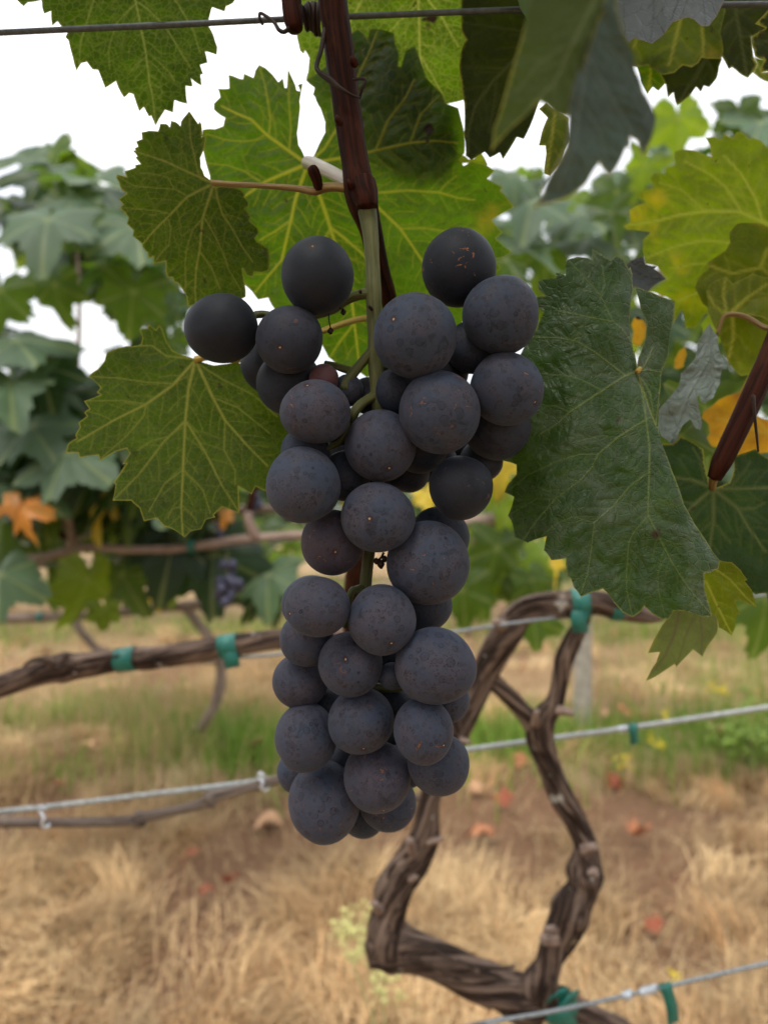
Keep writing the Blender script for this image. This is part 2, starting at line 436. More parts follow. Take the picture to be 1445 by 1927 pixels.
BL = {
    'dark': back_leaf_material('back_leaf_dark', (0.014, 0.032, 0.012), (0.04, 0.09, 0.006), spec=.3),
    'grey': back_leaf_material('back_leaf_grey', (0.052, 0.088, 0.045), (0.09, 0.17, 0.015), tmix=.35, rough=.5, spec=.28),
    'mid': back_leaf_material('back_leaf_mid', (0.032, 0.060, 0.010), (0.11, 0.185, 0.008), tmix=.5, spec=.3),
    'bright': back_leaf_material('back_leaf_bright', (0.07, 0.12, 0.012), (0.25, 0.34, 0.012), tmix=.55, spec=.3),
    'yellow': back_leaf_material('back_leaf_yellow', (0.36, 0.28, 0.03), (0.65, 0.45, 0.03), tmix=.5),
    'orange': back_leaf_material('back_leaf_orange', (0.40, 0.16, 0.02), (0.70, 0.26, 0.02), tmix=.45),
}

# ------------------------------------------------------------------ ground
def green_amount(x, y):
    yw = y + .45 * smooth_noise(x * 2.4, y * .8, 23, 3)
    g = np.exp(-((yw - 2.62 - .10 * x) / .34) ** 2) * 1.0 + np.exp(-((y - 5.1) / .5) ** 2) * .8 + np.exp(-((y - 8.4) / .8) ** 2) * .8
    g = g * .6
    for cx, cy, k in ((-.8, 2.58, 1.2), (-1.2, 2.5, 1.0), (-.5, 2.68, 1.0), (.42, 2.75, 1.1), (.78, 2.6, .9), (1.45, 2.9, 1.1), (-1.6, 2.75, 1.0)):
        g = g + k * np.exp(-(((x - cx) / .30) ** 2 + ((y - cy) / .17) ** 2))
    g = g + .35 * np.clip(x - .8, 0, 1) * np.exp(-((y - 3.3) / 1.0) ** 2)
    n = 1.5 * smooth_noise(x * 3.1, y * 3.1, 11, 3)
    n2 = smooth_noise(x * 1.1, y * 1.1, 19, 2)
    return np.clip(g * (.75 + .75 * n + .25 * n2), 0, 1)

FALL_POS = [(165, 1422), (473, 1437), (515, 1560), (362, 1636), (395, 1708), (428, 1704), (765, 1564), (950, 1541), (918, 1598), (1195, 1603), (972, 1442), (1178, 1352), (1135, 1352), (1345, 1405), (1160, 1478), (1228, 1775), (655, 1250), (325, 1268), (885, 1505), (110, 1500)]
def bare_amount(x, y):
    n = smooth_noise(x * 2.6 + 4, y * 2.6, 31, 3)
    b = 1.2 * np.exp(-(((x - .55) / 1.1) ** 4 + ((y - 2.08) / .20) ** 2)) + np.exp(-(((x + .25) / .35) ** 2 + ((y - 1.98) / .22) ** 2)) \
        + 1.5 * np.exp(-(((x + .42) / .36) ** 2 + ((y - 1.25) / .15) ** 2)) + .9 * np.exp(-(((x + .35) / .25) ** 2 + ((y - 1.62) / .10) ** 2)) + 1.0 * np.exp(-(((x - .55) / .3) ** 2 + ((y - 1.42) / .09) ** 2)) + .9 * np.exp(-(((x - .75) / .4) ** 2 + ((y - 1.75) / .12) ** 2)) + .7 * np.exp(-((y - 4.2) / .35) ** 2)
    b = b * (.85 + .6 * n) + np.clip(n - .35, 0, 1) * 1.1
    for px, py in FALL_POS:        # fallen leaves lie in small clearings
        g = ground_at(px, py); b = b + 1.8 * np.exp(-(((x - g.x) / (.06 * g.y ** .5)) ** 2 + ((y - g.y + .10) / .17) ** 2))
    return np.clip(b, 0, 1)

def ground_z(x, y):
    w = np.exp(-(np.abs(x) / 12) ** 2 - (y / 14) ** 2)
    return w * (.018 * smooth_noise(x * 2.2, y * 2.2, 3, 3) + .006 * smooth_noise(x * 13, y * 13, 4, 2))

def build_ground():
    s = np.concatenate([-np.geomspace(400, 4, 16), np.linspace(-3.6, 3.6, 145), np.geomspace(4, 400, 16)])
    t = np.concatenate([-np.geomspace(300, .5, 12), np.linspace(0, 7, 176), np.geomspace(7.3, 900, 26)])
    X, Y = np.meshgrid(s, t)
    V = np.stack([X, Y, ground_z(X, Y)], -1).reshape(-1, 3)
    nx = len(s); i, j = np.meshgrid(np.arange(len(t) - 1), np.arange(nx - 1), indexing='ij')
    a = (i * nx + j).ravel(); Q = np.stack([a, a + 1, a + nx + 1, a + nx], -1)
    g = green_amount(V[:, 0], V[:, 1]); b = bare_amount(V[:, 0], V[:, 1])
    m = NT('dry_soil'); o = m.n('ShaderNodeTexCoord').outputs['Object']
    n1 = m.noise(o, 7.0, 6, .65); n2 = m.noise(o, 60.0, 5, .7, .5)
    st = m.noise(m.vmul(o, (20.0, 90.0, 20.0)), 1.0, 4, .6, 1.5)
    c = m.mix(m.ramp(n2, .35, .65), (0.25, 0.16, 0.085), (0.40, 0.28, 0.155))
    c = m.mix(m.math('MULTIPLY', m.ramp(st, .45, .6), .6), c, (0.46, 0.34, 0.19))
    c = m.mix(m.math('MULTIPLY', m.attr('bare'), .85), c, m.mix(n1, (0.12, 0.058, 0.032), (0.27, 0.145, 0.085)))
    c = m.mix(m.math('MULTIPLY', m.attr('green'), .8), c, (0.09, 0.14, 0.03))
    mat = m.done(m.prin(Base_Color=c, Roughness=.95, Specular_IOR_Level=.1, Normal=m.bump(m.math('ADD', n2, st), .8, .02)))
    o = link('ground', mesh_np('ground', V, Q, {'green': g, 'bare': b}), mat)
    tag(o, kind='structure')
build_ground()

def blades(name, x, y, length, lean, head, width, colr, label):
    """every blade three cross-sections, bending over as it rises"""
    n = len(x)
    z = ground_z(x, y)
    d = np.stack([np.cos(head), np.sin(head)], -1); side = np.stack([-np.sin(head), np.cos(head)], -1)
    lv = []
    px, py, pz = x.copy(), y.copy(), z - .002
    a = lean * .45
    for k, w in enumerate((1.0, .8, .12)):
        for s in (-1, 1):
            lv.append(np.stack([px + side[:, 0] * width * w * s / 2, py + side[:, 1] * width * w * s / 2, pz + 0 * px], -1))
        L = length * .5
        px = px + d[:, 0] * np.sin(a) * L; py = py + d[:, 1] * np.sin(a) * L; pz = pz + np.cos(a) * L
        a = np.minimum(lean * 1.45, 1.62)
    V = np.stack(lv, 1).reshape(-1, 3)
    V[:, 2] = np.maximum(V[:, 2], np.repeat(z, 6) + .001 + np.tile(np.arange(6) * .0006, n))
    b = (np.arange(n) * 6)[:, None]
    Q = np.concatenate([b + np.array([[0, 1, 3, 2]]), b + np.array([[2, 3, 5, 4]])])
    C = np.repeat(colr, 6, 0)
    t = NT(name + '_blades'); col = t.attr('col', 'Vector')
    pr = t.prin(Base_Color=col, Roughness=.6, Specular_IOR_Level=.2)
    tr = t.n('ShaderNodeBsdfTranslucent', Color=col)
    ms = t.n('ShaderNodeMixShader', Fac=.3); t.t.links.new(pr, ms.inputs[1]); t.t.links.new(tr.outputs[0], ms.inputs[2])
    o = link(name, mesh_np(name, V, Q, {'col': C}, smooth=False), t.done(ms.outputs[0]))
    return tag(o, label, 'grass', kind='stuff')

def scatter(n, ymin, ymax, p=1.6):
    u = RNG.random(n)
    y = (ymin ** (1 - p) + u * (ymax ** (1 - p) - ymin ** (1 - p))) ** (1 / (1 - p))
    x = RNG.uniform(-1, 1, n) * (y * .62 + .35)
    return x, y

def build_grass():
    # matted dry straw: a fine mat, then tufts combed over in one direction each
    x, y = scatter(80000, 1.05, 11)
    keep = RNG.random(len(x)) > bare_amount(x, y) * .9
    keep &= RNG.random(len(x)) > green_amount(x, y) * .85
    x, y = x[keep], y[keep]; n = len(x)
    hd = smooth_noise(x * 2.3, y * 2.3, 55, 3) * 3.0 + RNG.normal(0, 1.3, n)
    ln = RNG.uniform(.04, .11, n); le = RNG.normal(1.25, .2, n)
    k = RNG.random((n, 1)); tone = (.68 + .32 * smooth_noise(x * 3.3, y * 3.3, 88, 3))[:, None]
    c = (np.array([[.56, .36, .175]]) * k + np.array([[.72, .52, .29]]) * (1 - k)) * (tone * 1.25 - .1)
    br = (RNG.random((n, 1)) < .18); c = np.where(br, np.array([[.27, .14, .07]]), c)
    wd = RNG.uniform(.0016, .0040, n) * (.8 + .12 * y)
    tx, ty = scatter(1500, 1.08, 7, 1.5)
    kt = (RNG.random(len(tx)) > bare_amount(tx, ty)) & (RNG.random(len(tx)) > green_amount(tx, ty) * .7)
    tx, ty = tx[kt], ty[kt]; m = len(tx); per = 62
    rad = np.repeat(RNG.uniform(.02, .065, m), per); th = np.repeat(smooth_noise(tx * 2.3, ty * 2.3, 55, 3) * 3 + RNG.normal(0, 1.6, m), per)
    xx = np.repeat(tx, per) + RNG.normal(0, 1, m * per) * rad; yy = np.repeat(ty, per) + RNG.normal(0, 1, m * per) * rad
    lt = np.repeat(RNG.uniform(.06, .16, m), per) * RNG.uniform(.6, 1.1, m * per); lean = np.repeat(np.clip(RNG.normal(1.12, .25, m), .45, 1.4), per) + RNG.normal(0, .14, m * per)
    tn = np.repeat(RNG.uniform(.42, 1.18, m), per)[:, None] * RNG.uniform(.8, 1.1, (m * per, 1))
    kk = np.repeat(RNG.random(m), per)[:, None]
    ct = (np.array([[.78, .58, .32]]) * kk + np.array([[.56, .33, .15]]) * (1 - kk)) * tn
    x, y = np.concatenate([x, xx]), np.concatenate([y, yy]); ln = np.concatenate([ln, lt]); le = np.concatenate([le, lean]); hd = np.concatenate([hd, th + RNG.normal(0, .55, m * per)])
    wd = np.concatenate([wd, RNG.uniform(.0018, .0036, m * per)]); c = np.concatenate([c, ct])
    blades('dry_straw', x, y, ln, np.clip(le, .2, 1.5), hd, wd, c, 'matted dry straw-coloured grass covering the vineyard floor')
    # upright dry stems
    x, y = scatter(16000, 1.5, 9)
    tall = np.clip(smooth_noise(x * 2.1 + 2, y * 2.6, 101, 3) * 1.6 + .35, 0, 1) * np.clip((y - 1.6) / .7, 0, 1)
    keep = (RNG.random(len(x)) < tall) & (RNG.random(len(x)) > bare_amount(x, y)); x, y = x[keep], y[keep]; n = len(x)
    k = RNG.random((n, 1)); c = np.array([[.52, .37, .18]]) * k + np.array([[.40, .30, .15]]) * (1 - k)
    blades('standing_dry_stems', x, y, RNG.uniform(.12, .30, n), np.abs(RNG.normal(.22, .2, n)), RNG.uniform(0, 6.28, n), RNG.uniform(.002, .004, n), c, 'tall dry grass stems standing between the vine rows')
    # green strips under the far rows
    x, y = scatter(110000, 1.9, 12, 1.2)
    keep = RNG.random(len(x)) < green_amount(x, y) * 1.1; x, y = x[keep], y[keep]; n = len(x)
    k = RNG.random((n, 1)); c = np.array([[.10, .22, .025]]) * k + np.array([[.25, .33, .05]]) * (1 - k)
    blades('green_grass', x, y, RNG.uniform(.06, .17, n), np.abs(RNG.normal(.5, .35, n)), RNG.uniform(0, 6.28, n), RNG.uniform(.003, .006, n), c, 'green grass growing in a strip beneath the farther vines')
build_grass()

def build_litter():
    n = 2600; x, y = scatter(n, 1.05, 5, 1.5); z = ground_z(x, y); r = RNG.uniform(.003, .014, n) ** 1.0
    base = np.array([(1, 0, 0), (-1, 0, 0), (0, 1, 0), (0, -1, 0), (0, 0, .8), (0, 0, -.5)], float)
    V = (base[None] * r[:, None, None] * RNG.uniform(.6, 1.3, (n, 6, 1))) + np.stack([x, y, z], -1)[:, None, :]
    f = np.array([(0, 2, 4), (2, 1, 4), (1, 3, 4), (3, 0, 4), (2, 0, 5), (1, 2, 5), (3, 1, 5), (0, 3, 5)])
    T = (f[None] + (np.arange(n) * 6)[:, None, None]).reshape(-1, 3)
    o = link('soil_clods', mesh_np('soil_clods', V.reshape(-1, 3), T), plain('soil_clod', (0.20, 0.11, 0.065), rough=.95, spec=.1, var=.45, scale=25))
    tag(o, 'small crumbs and clods of brown soil among the straw', 'soil', kind='stuff')
build_litter()

# ------------------------------------------------------------------ generic vine leaf
def leaf_outline(seed, n=84):
    r = np.random.default_rng(seed)
    ang = np.array([0, 30, 60, 92, 120, 150, 168, 180.]); rad = np.array([1.0, .66, .90, .60, .72, .52, .34, .06])
    rad = rad * (1 + r.normal(0, .09, 8)); rad[-1] = .06
    th = np.linspace(-180, 180, n, endpoint=False); a = np.abs(th)
    i = np.clip(np.searchsorted(ang, a, side='right') - 1, 0, 6); u = (a - ang[i]) / (ang[i + 1] - ang[i])
    u = u * u * (3 - 2 * u); rr = rad[i] * (1 - u) + rad[i + 1] * u
    tooth = ((np.arange(n) * .37 + .1 * r.random(n)) % 1.0)
    rr = rr * (1 + .13 * (tooth - .5) * (a < 165)) * (1 + .05 * r.normal(0, 1, n) * (a < 165))
    return np.radians(th), rr

def generic_leaf(seed, curl=.25, fold=.25, ripple=.05):
    th, rr = leaf_outline(seed); n = len(th)
    rings = [0.0, .18, .4, .62, .82, 1.0]
    V, ve, lc = [(0, 0, 0)], [1.0], [(0, 0, 0)]
    va = np.radians([0, 60, -60, 120, -120])
    for t in rings[1:]:
        x = np.sin(th) * rr * t; y = np.cos(th) * rr * t
        for a, b, q in zip(x, y, th):
            rho = math.hypot(a, b)
            z = -curl * rho ** 2 + fold * abs(a) * .5 + ripple * math.sin(q * 5 + seed) * rho
            V.append((a * .62, b * .62, z * .62))
            dd = min(abs(math.atan2(math.sin(q - s), math.cos(q - s))) for s in va)
            ve.append(max(0, 1 - dd / .05) * .8); lc.append((a * .07, b * .07, 0))
    T = []
    for j in range(n):
        j2 = (j + 1) % n; T.append((0, 1 + j2, 1 + j))
        for k in range(len(rings) - 2):
            p, q = 1 + k * n, 1 + (k + 1) * n
            T.append((p + j, p + j2, q + j2)); T.append((p + j, q + j2, q + j))
    T = [(a, c, b) for a, b, c in T]
    return mesh_np('vine_leaf', V, np.array(T), {'vein': ve, 'lc': lc})

GEN = {}
def gen_mesh(kind, variant):
    key = (kind, variant)
    if key not in GEN:
        me = generic_leaf(200 + variant, curl=(.3, .1, .45, .2, .6, .5, -.2, .8, .35, .15)[variant], fold=(.2, .45, .1, -.2, .3, .7, .5, .2, -.4, .6)[variant], ripple=(.05, .09, .04, .07, .12, .1, .14, .16, .08, .2)[variant])
        me.materials.append(BL[kind]); GEN[key] = me
    return GEN[key]

def put_leaf(parent, kind, px, py, d, size, tip=0.0, tilt=35.0, turn=0.0, variant=None, name='leaf'):
    """tip: degrees the tip leans from straight down; tilt: how far the face looks up; turn: left or right"""
    v = random.randrange(10) if variant is None else variant
    o = bpy.data.objects.new(name, gen_mesh(kind, v)); COL.objects.link(o)
    base = P(px, py, d) if not isinstance(px, Vector) else px
    n = Vector((math.sin(R(turn)) * math.cos(R(tilt)), -math.cos(R(turn)) * math.cos(R(tilt)), math.sin(R(tilt))))
    dn = Vector((math.sin(R(tip)), 0, -math.cos(R(tip))))
    yv = (dn - n * dn.dot(n)).normalized(); xv = yv.cross(n)
    m = Matrix((xv, yv, n)).transposed().to_4x4()
    o.parent = parent
    off = Vector((0, 0, 0)); p = parent
    while p is not None: off += p.location; p = p.parent
    o.matrix_local = Matrix.Translation(base - off) @ m @ Matrix.Scale(size, 4)
    return o

def in_poly(pts, poly):
    pts = np.asarray(pts, float); poly = np.asarray(poly, float)
    x, y = pts[:, 0], pts[:, 1]; ins = np.zeros(len(pts), bool)
    x0, y0 = poly[:, 0], poly[:, 1]; x1, y1 = np.roll(x0, -1), np.roll(y0, -1)
    for a, b, c, e in zip(x0, y0, x1, y1):
        if b == e: continue
        cnd = ((b > y) != (e > y)) & (x < (c - a) * (y - b) / (e - b) + a)
        ins ^= cnd
    return ins

def poly_dist(pts, poly):
    pts = np.asarray(pts, float); a = np.asarray(poly, float); b = np.roll(a, -1, 0)
    out = np.full(len(pts), 1e9)
    for p, q in zip(a, b):
        d = q - p; L = d.dot(d) + 1e-12
        t = np.clip(((pts - p) @ d) / L, 0, 1)
        out = np.minimum(out, np.hypot(*(pts - p - t[:, None] * d).T))
    return out

# ------------------------------------------------------------------ far vine rows (each reads as one mass)
def far_row(y, n, z0, z1, seed, label, xr, slope=0.0):
    r = np.random.default_rng(seed)
    x = r.uniform(-xr, xr, n); zt = z1 + .16 * smooth_noise(x * 1.6, x * 0, seed, 3)
    z = z0 + (zt - z0) * r.random(n) ** .85; yy = y + slope * x + r.normal(0, .22, n)
    s = r.uniform(.05, .09, n)
    nr = r.normal(0, 1, (n, 3)); nr[:, 1] -= .9; nr[:, 2] += .7; nr /= np.linalg.norm(nr, axis=1)[:, None]
    u = np.cross(nr, r.normal(0, 1, (n, 3))); u /= np.linalg.norm(u, axis=1)[:, None]; w = np.cross(nr, u)
    C = np.stack([x, yy, z], -1); V = []
    for k, q in enumerate((0, 55, 110, 180, 235, 300)):
        rad = (1.0, .62, .9, .5, .85, .66)[k]
        V.append(C + (u * math.cos(R(q)) + w * math.sin(R(q))) * (s * rad)[:, None] - nr * (s * .25 * (k % 2))[:, None])
    V = np.stack(V, 1).reshape(-1, 3); b = (np.arange(n) * 6)[:, None]
    Q = np.concatenate([b + np.array([[0, 1, 2, 3]]), b + np.array([[0, 3, 4, 5]])])
    tone = r.random((n, 1)); col = np.array([[.035, .075, .02]]) * tone + np.array([[.10, .15, .03]]) * (1 - tone)
    yel = r.random((n, 1)) < .06; col = np.where(yel, np.array([[.40, .28, .03]]), col)
    t = NT('far_foliage'); c = t.attr('col', 'Vector')
    pr = t.prin(Base_Color=c, Roughness=.5, Specular_IOR_Level=.4)
    tr = t.n('ShaderNodeBsdfTranslucent', Color=c)
    ms = t.n('ShaderNodeMixShader', Fac=.4); t.t.links.new(pr, ms.inputs[1]); t.t.links.new(tr.outputs[0], ms.inputs[2])
    o = link('distant_vine_row', mesh_np('distant_vine_row', V, Q, {'col': np.repeat(col, 6, 0)}), t.done(ms.outputs[0]))
    return tag(o, label, 'vine row', kind='stuff')
far_row(5.4, 3600, .55, 1.62, 41, 'leafy vine row seen hazily behind the nearer vines', 4.2)
far_row(8.6, 4200, .5, 1.7, 42, 'second leafy vine row farther behind', 6.5)
far_row(13.0, 5000, .4, 1.75, 43, 'most distant vine row along the horizon', 10.5)

# ------------------------------------------------------------------ background vines
GAPS_ALL = [
    [(31, 574), (48, 556), (65, 560), (68, 598), (80, 611), (126, 584), (170, 591), (208, 591), (208, 618), (232, 642), (266, 620), (266, 640), (201, 659), (186, 705), (150, 705), (140, 681), (116, 666), (92, 637), (41, 649)],
    [(0, 500), (30, 485), (38, 560), (0, 545)],
    [(132, 495), (150, 512), (188, 503), (216, 520), (186, 548), (178, 596), (152, 590), (150, 545)],
    [(244, 535), (262, 508), (290, 500), (288, 545), (250, 548)],
    [(8, 300), (30, 285), (45, 355), (25, 372), (8, 340)],
    [(285, 582), (320, 585), (322, 605), (290, 607)],
    [(975, 240), (1015, 215), (1015, 320), (985, 300)],
]
GAPS = [GAPS_ALL[i] for i in (0, 1, 4, 6)]
def fill(parent, poly, n, dr, sr, kinds, seed, gaps=True, spread=45, slack=.33):
    rs = random.Random(seed); poly = np.array(poly, float)
    lo, hi = poly.min(0), poly.max(0); k = 0; tries = 0
    while k < n and tries < n * 30:
        tries += 1
        x, y = rs.uniform(lo[0], hi[0]), rs.uniform(lo[1], hi[1])
        if not in_poly([(x, y)], poly)[0]: continue
        d = rs.uniform(*dr); s = rs.uniform(*sr); rpx = s * F / d * slack
        cy = y + rpx * .35
        if gaps and any(in_poly([(x, cy)], g)[0] or poly_dist([(x, cy)], g)[0] < rpx for g in GAPS): continue
        random.seed(seed * 1000 + k)
        put_leaf(parent, rs.choice(kinds), x, y, d, s, tip=rs.gauss(0, spread), tilt=rs.gauss(38, 22), turn=rs.gauss(0, 35))
        k += 1

def lf(parent, kind, px, py, tip_px, d, tip=0, tilt=35, turn=0, variant=0):
    return put_leaf(parent, kind, px, py, d, tip_px / .62 * d / F, tip, tilt, turn, variant)

# row with the curving trunk, about 2.6 m away
v3 = empty('grape_vine', ground_at(322, 1416))
tag(v3, 'blurred far vine with thin curving trunk, seen below the left cordon', 'vine', 'vines in the rows behind')
gb = ground_at(322, 1416)
tube('trunk', [gb + Vector((0, 0, -.03)), P(360, 1388, 2.6), P(395, 1345, 2.58), P(416, 1285, 2.6), P(410, 1225, 2.6), P(370, 1170, 2.6), P(345, 1140, 2.6)],
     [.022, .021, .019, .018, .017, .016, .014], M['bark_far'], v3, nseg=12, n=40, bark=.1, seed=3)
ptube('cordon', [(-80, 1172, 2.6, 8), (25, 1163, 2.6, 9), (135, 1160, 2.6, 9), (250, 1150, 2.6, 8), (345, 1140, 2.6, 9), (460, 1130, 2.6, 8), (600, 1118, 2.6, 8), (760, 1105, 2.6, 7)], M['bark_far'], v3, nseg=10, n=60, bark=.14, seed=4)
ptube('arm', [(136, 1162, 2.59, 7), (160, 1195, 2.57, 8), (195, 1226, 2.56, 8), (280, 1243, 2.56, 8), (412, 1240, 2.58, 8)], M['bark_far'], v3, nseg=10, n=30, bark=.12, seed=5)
fill(v3, [(0, 900), (560, 900), (560, 1120), (300, 1130), (0, 1130)], 70, (2.45, 2.9), (.10, .14), ['dark', 'mid', 'mid', 'bright'], 31, gaps=False)

# the row 1.25 m away: its pale cordon crosses behind the bunch
v1 = empty('grape_vine', ground_at(1650, 1905))
tag(v1, 'blurred leafy vine at left with pale pinkish cordon and orange leaves', 'vine', 'vines in the rows behind')
D1 = 1.25
ptube('cordon', [(-400, 1120, D1, 8), (-90, 1075, D1, 8), (0, 1062, D1, 8), (58, 1053, D1, 8), (110, 1042, D1, 9), (140, 1034, D1, 13), (165, 1030, D1, 9), (270, 1035, D1, 8), (350, 1030, D1, 8), (465, 1014, D1, 8), (558, 1007, D1, 8), (700, 998, D1, 11), (775, 996, D1, 13), (870, 985, D1, 12), (960, 976, D1, 12), (1100, 968, D1, 11), (1300, 955, D1, 10), (1500, 945, D1, 9)], M['cane_tan'], v1, nseg=14, n=150, bark=.10, seed=6)
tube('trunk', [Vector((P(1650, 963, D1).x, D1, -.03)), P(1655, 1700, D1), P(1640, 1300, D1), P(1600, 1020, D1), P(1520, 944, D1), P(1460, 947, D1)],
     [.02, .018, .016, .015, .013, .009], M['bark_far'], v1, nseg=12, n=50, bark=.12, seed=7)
ptube('spur', [(140, 1036, D1, 13), (133, 1005, D1 - .01, 10), (126, 970, D1 - .02, 9), (121, 942, D1 - .02, 7)], M['cane_tan'], v1, nseg=12, n=24, bark=.12, seed=8)
ptube('spur', [(482, 1010, D1, 12), (470, 985, D1 - .01, 9), (466, 965, D1 - .01, 8)], M['cane_tan'], v1, nseg=12, n=20, bark=.12, seed=9)
ptube('shoot', [(466, 968, D1, 7), (476, 930, D1, 6), (484, 900, D1, 5), (500, 700, D1, 5)], M['cane_red'], v1, nseg=10, n=20)
ptube('shoot', [(128, 1012, D1 - .01, 7), (104, 1000, D1 - .02, 7), (86, 985, D1 - .03, 5), (60, 945, D1 - .03, 4)], M['cane_red'], v1, nseg=10, n=20)
ptube('shoot', [(121, 945, D1 - .02, 6), (135, 800, D1, 5), (150, 600, D1 + .02, 4), (140, 380, D1 + .05, 3)], M['cane_tan'], v1, nseg=10, n=30)
ptube('twig', [(95, 1045, D1, 4), (45, 1090, D1 - .02, 3), (12, 1072, D1 - .02, 3)], M['cane_tan'], v1, nseg=8, n=16)
ptube('twig', [(185, 1000, D1, 3), (150, 1012, D1 - .02, 3), (130, 1020, D1, 3)], M['cane_tan'], v1, nseg=8, n=12)
ptube('shoot', [(900, 985, D1, 6), (893, 1040, D1, 6), (890, 1120, D1 + .02, 5), (880, 1200, D1 + .03, 4)], M['cane_tan'], v1, nseg=8, n=16)
# leaves one can tell apart
for a in [('grey', 92, 412, 130, 1.02, 4, 40, 0, 0), ('grey', 256, 425, 112, 1.06, 8, 38, 12, 3), ('grey', 60, 300, 70, 1.2, -60, 45, 0, 1), ('mid', 96, 290, 80, 1.3, 10, 5, -30, 2),
          ('grey', 180, 340, 120, 1.15, 30, 60, 0, 1), ('grey', 150, 365, 90, 1.12, -50, 55, -15, 3), ('mid', 252, 548, 92, 1.1, -8, -12, 15, 0), ('mid', 104, 535, 75, 1.1, 0, -15, -10, 2),
          ('mid', 0, 545, 90, 1.1, -15, -5, 15, 0), ('grey', 30, 640, 115, 1.1, 25, 55, 0, 3), ('dark', 85, 690, 100, 1.15, 12, 25, 0, 0), ('grey', 20, 720, 120, 1.08, 10, 50, 10, 1),
          ('dark', 130, 740, 95, 1.2, -20, 20, 0, 2), ('grey', 60, 800, 120, 1.12, 30, 45, 0, 0), ('grey', 130, 850, 120, 1.1, 0, 42, -10, 3), ('dark', 20, 850, 110, 1.2, 0, 30, 0, 1),
          ('mid', 285, 640, 60, 1.3, 20, 0, 0, 0), ('grey', 60, 900, 110, 1.15, 30, 50, 0, 1), ('dark', 270, 940, 110, 1.3, 10, 15, 0, 0), ('dark', 330, 1010, 130, 1.27, -12, 20, 10, 0),
          ('dark', 400, 1040, 130, 1.27, 4, 18, -5, 3), ('dark', 280, 990, 100, 1.28, 10, 20, 0, 2), ('grey', 505, 1080, 90, 1.27, 5, 35, -10, 0), ('mid', 230, 1080, 80, 1.3, 30, 5, 0, 1),
          ('bright', 165, 1090, 95, 1.18, -10, -10, 55, 2), ('bright', 195, 1150, 45, 1.2, 0, -10, 20, 0), ('grey', 0, 1080, 100, 1.1, 0, 30, 20, 3), ('mid', 110, 1040, 60, 1.3, 0, 10, 0, 1),
          ('orange', 44, 955, 58, 1.1, 28, 25, -40, 4), ('orange', 30, 945, 40, 1.1, -60, 20, 10, 2), ('yellow', 52, 945, 34, 1.12, 165, 10, 40, 1), ('yellow', 190, 955, 62, 1.2, 0, 10, -50, 1),
          ('yellow', 205, 930, 40, 1.2, 20, 20, 30, 2), ('orange', 420, 968, 28, 1.24, 0, 20, 0, 0), ('yellow', 300, 1120, 30, 1.5, 0, 20, 0, 0)]:
    lf(v1, a[0], a[1], a[2], a[3], a[4], a[5], a[6], a[7], a[8])
v1b = empty('grape_vine', Vector((P(-300, 963, 1.9).x, 1.9, 0)))
tag(v1b, 'dense blurred vine canopy filling the upper left beyond the nearest leaves', 'vine', 'vines in the rows behind')
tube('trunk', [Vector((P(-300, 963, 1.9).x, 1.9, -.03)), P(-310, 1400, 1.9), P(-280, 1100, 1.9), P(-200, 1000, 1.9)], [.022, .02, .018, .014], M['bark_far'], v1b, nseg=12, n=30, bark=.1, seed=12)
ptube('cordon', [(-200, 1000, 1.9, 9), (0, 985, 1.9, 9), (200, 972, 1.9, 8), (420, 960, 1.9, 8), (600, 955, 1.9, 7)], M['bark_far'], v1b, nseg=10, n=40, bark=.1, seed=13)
fill(v1b, [(0, 290), (60, 280), (130, 295), (230, 335), (330, 480), (330, 700), (420, 900), (380, 985), (0, 1000)], 150, (1.7, 2.5), (.09, .14), ['grey', 'dark', 'dark', 'mid', 'mid', 'bright'], 38)
fill(v1, [(0, 300), (60, 290), (130, 300), (230, 345), (330, 480), (330, 700), (420, 900), (380, 985), (0, 1000)], 190, (1.15, 1.7), (.09, .14), ['grey', 'dark', 'dark', 'mid', 'mid', 'mid', 'bright'], 32)
fill(v1, [(210, 960), (330, 980), (520, 1050), (520, 1120), (300, 1110), (230, 1060)], 14, (1.26, 1.45), (.08, .12), ['dark', 'dark', 'mid'], 33, gaps=False, spread=25)

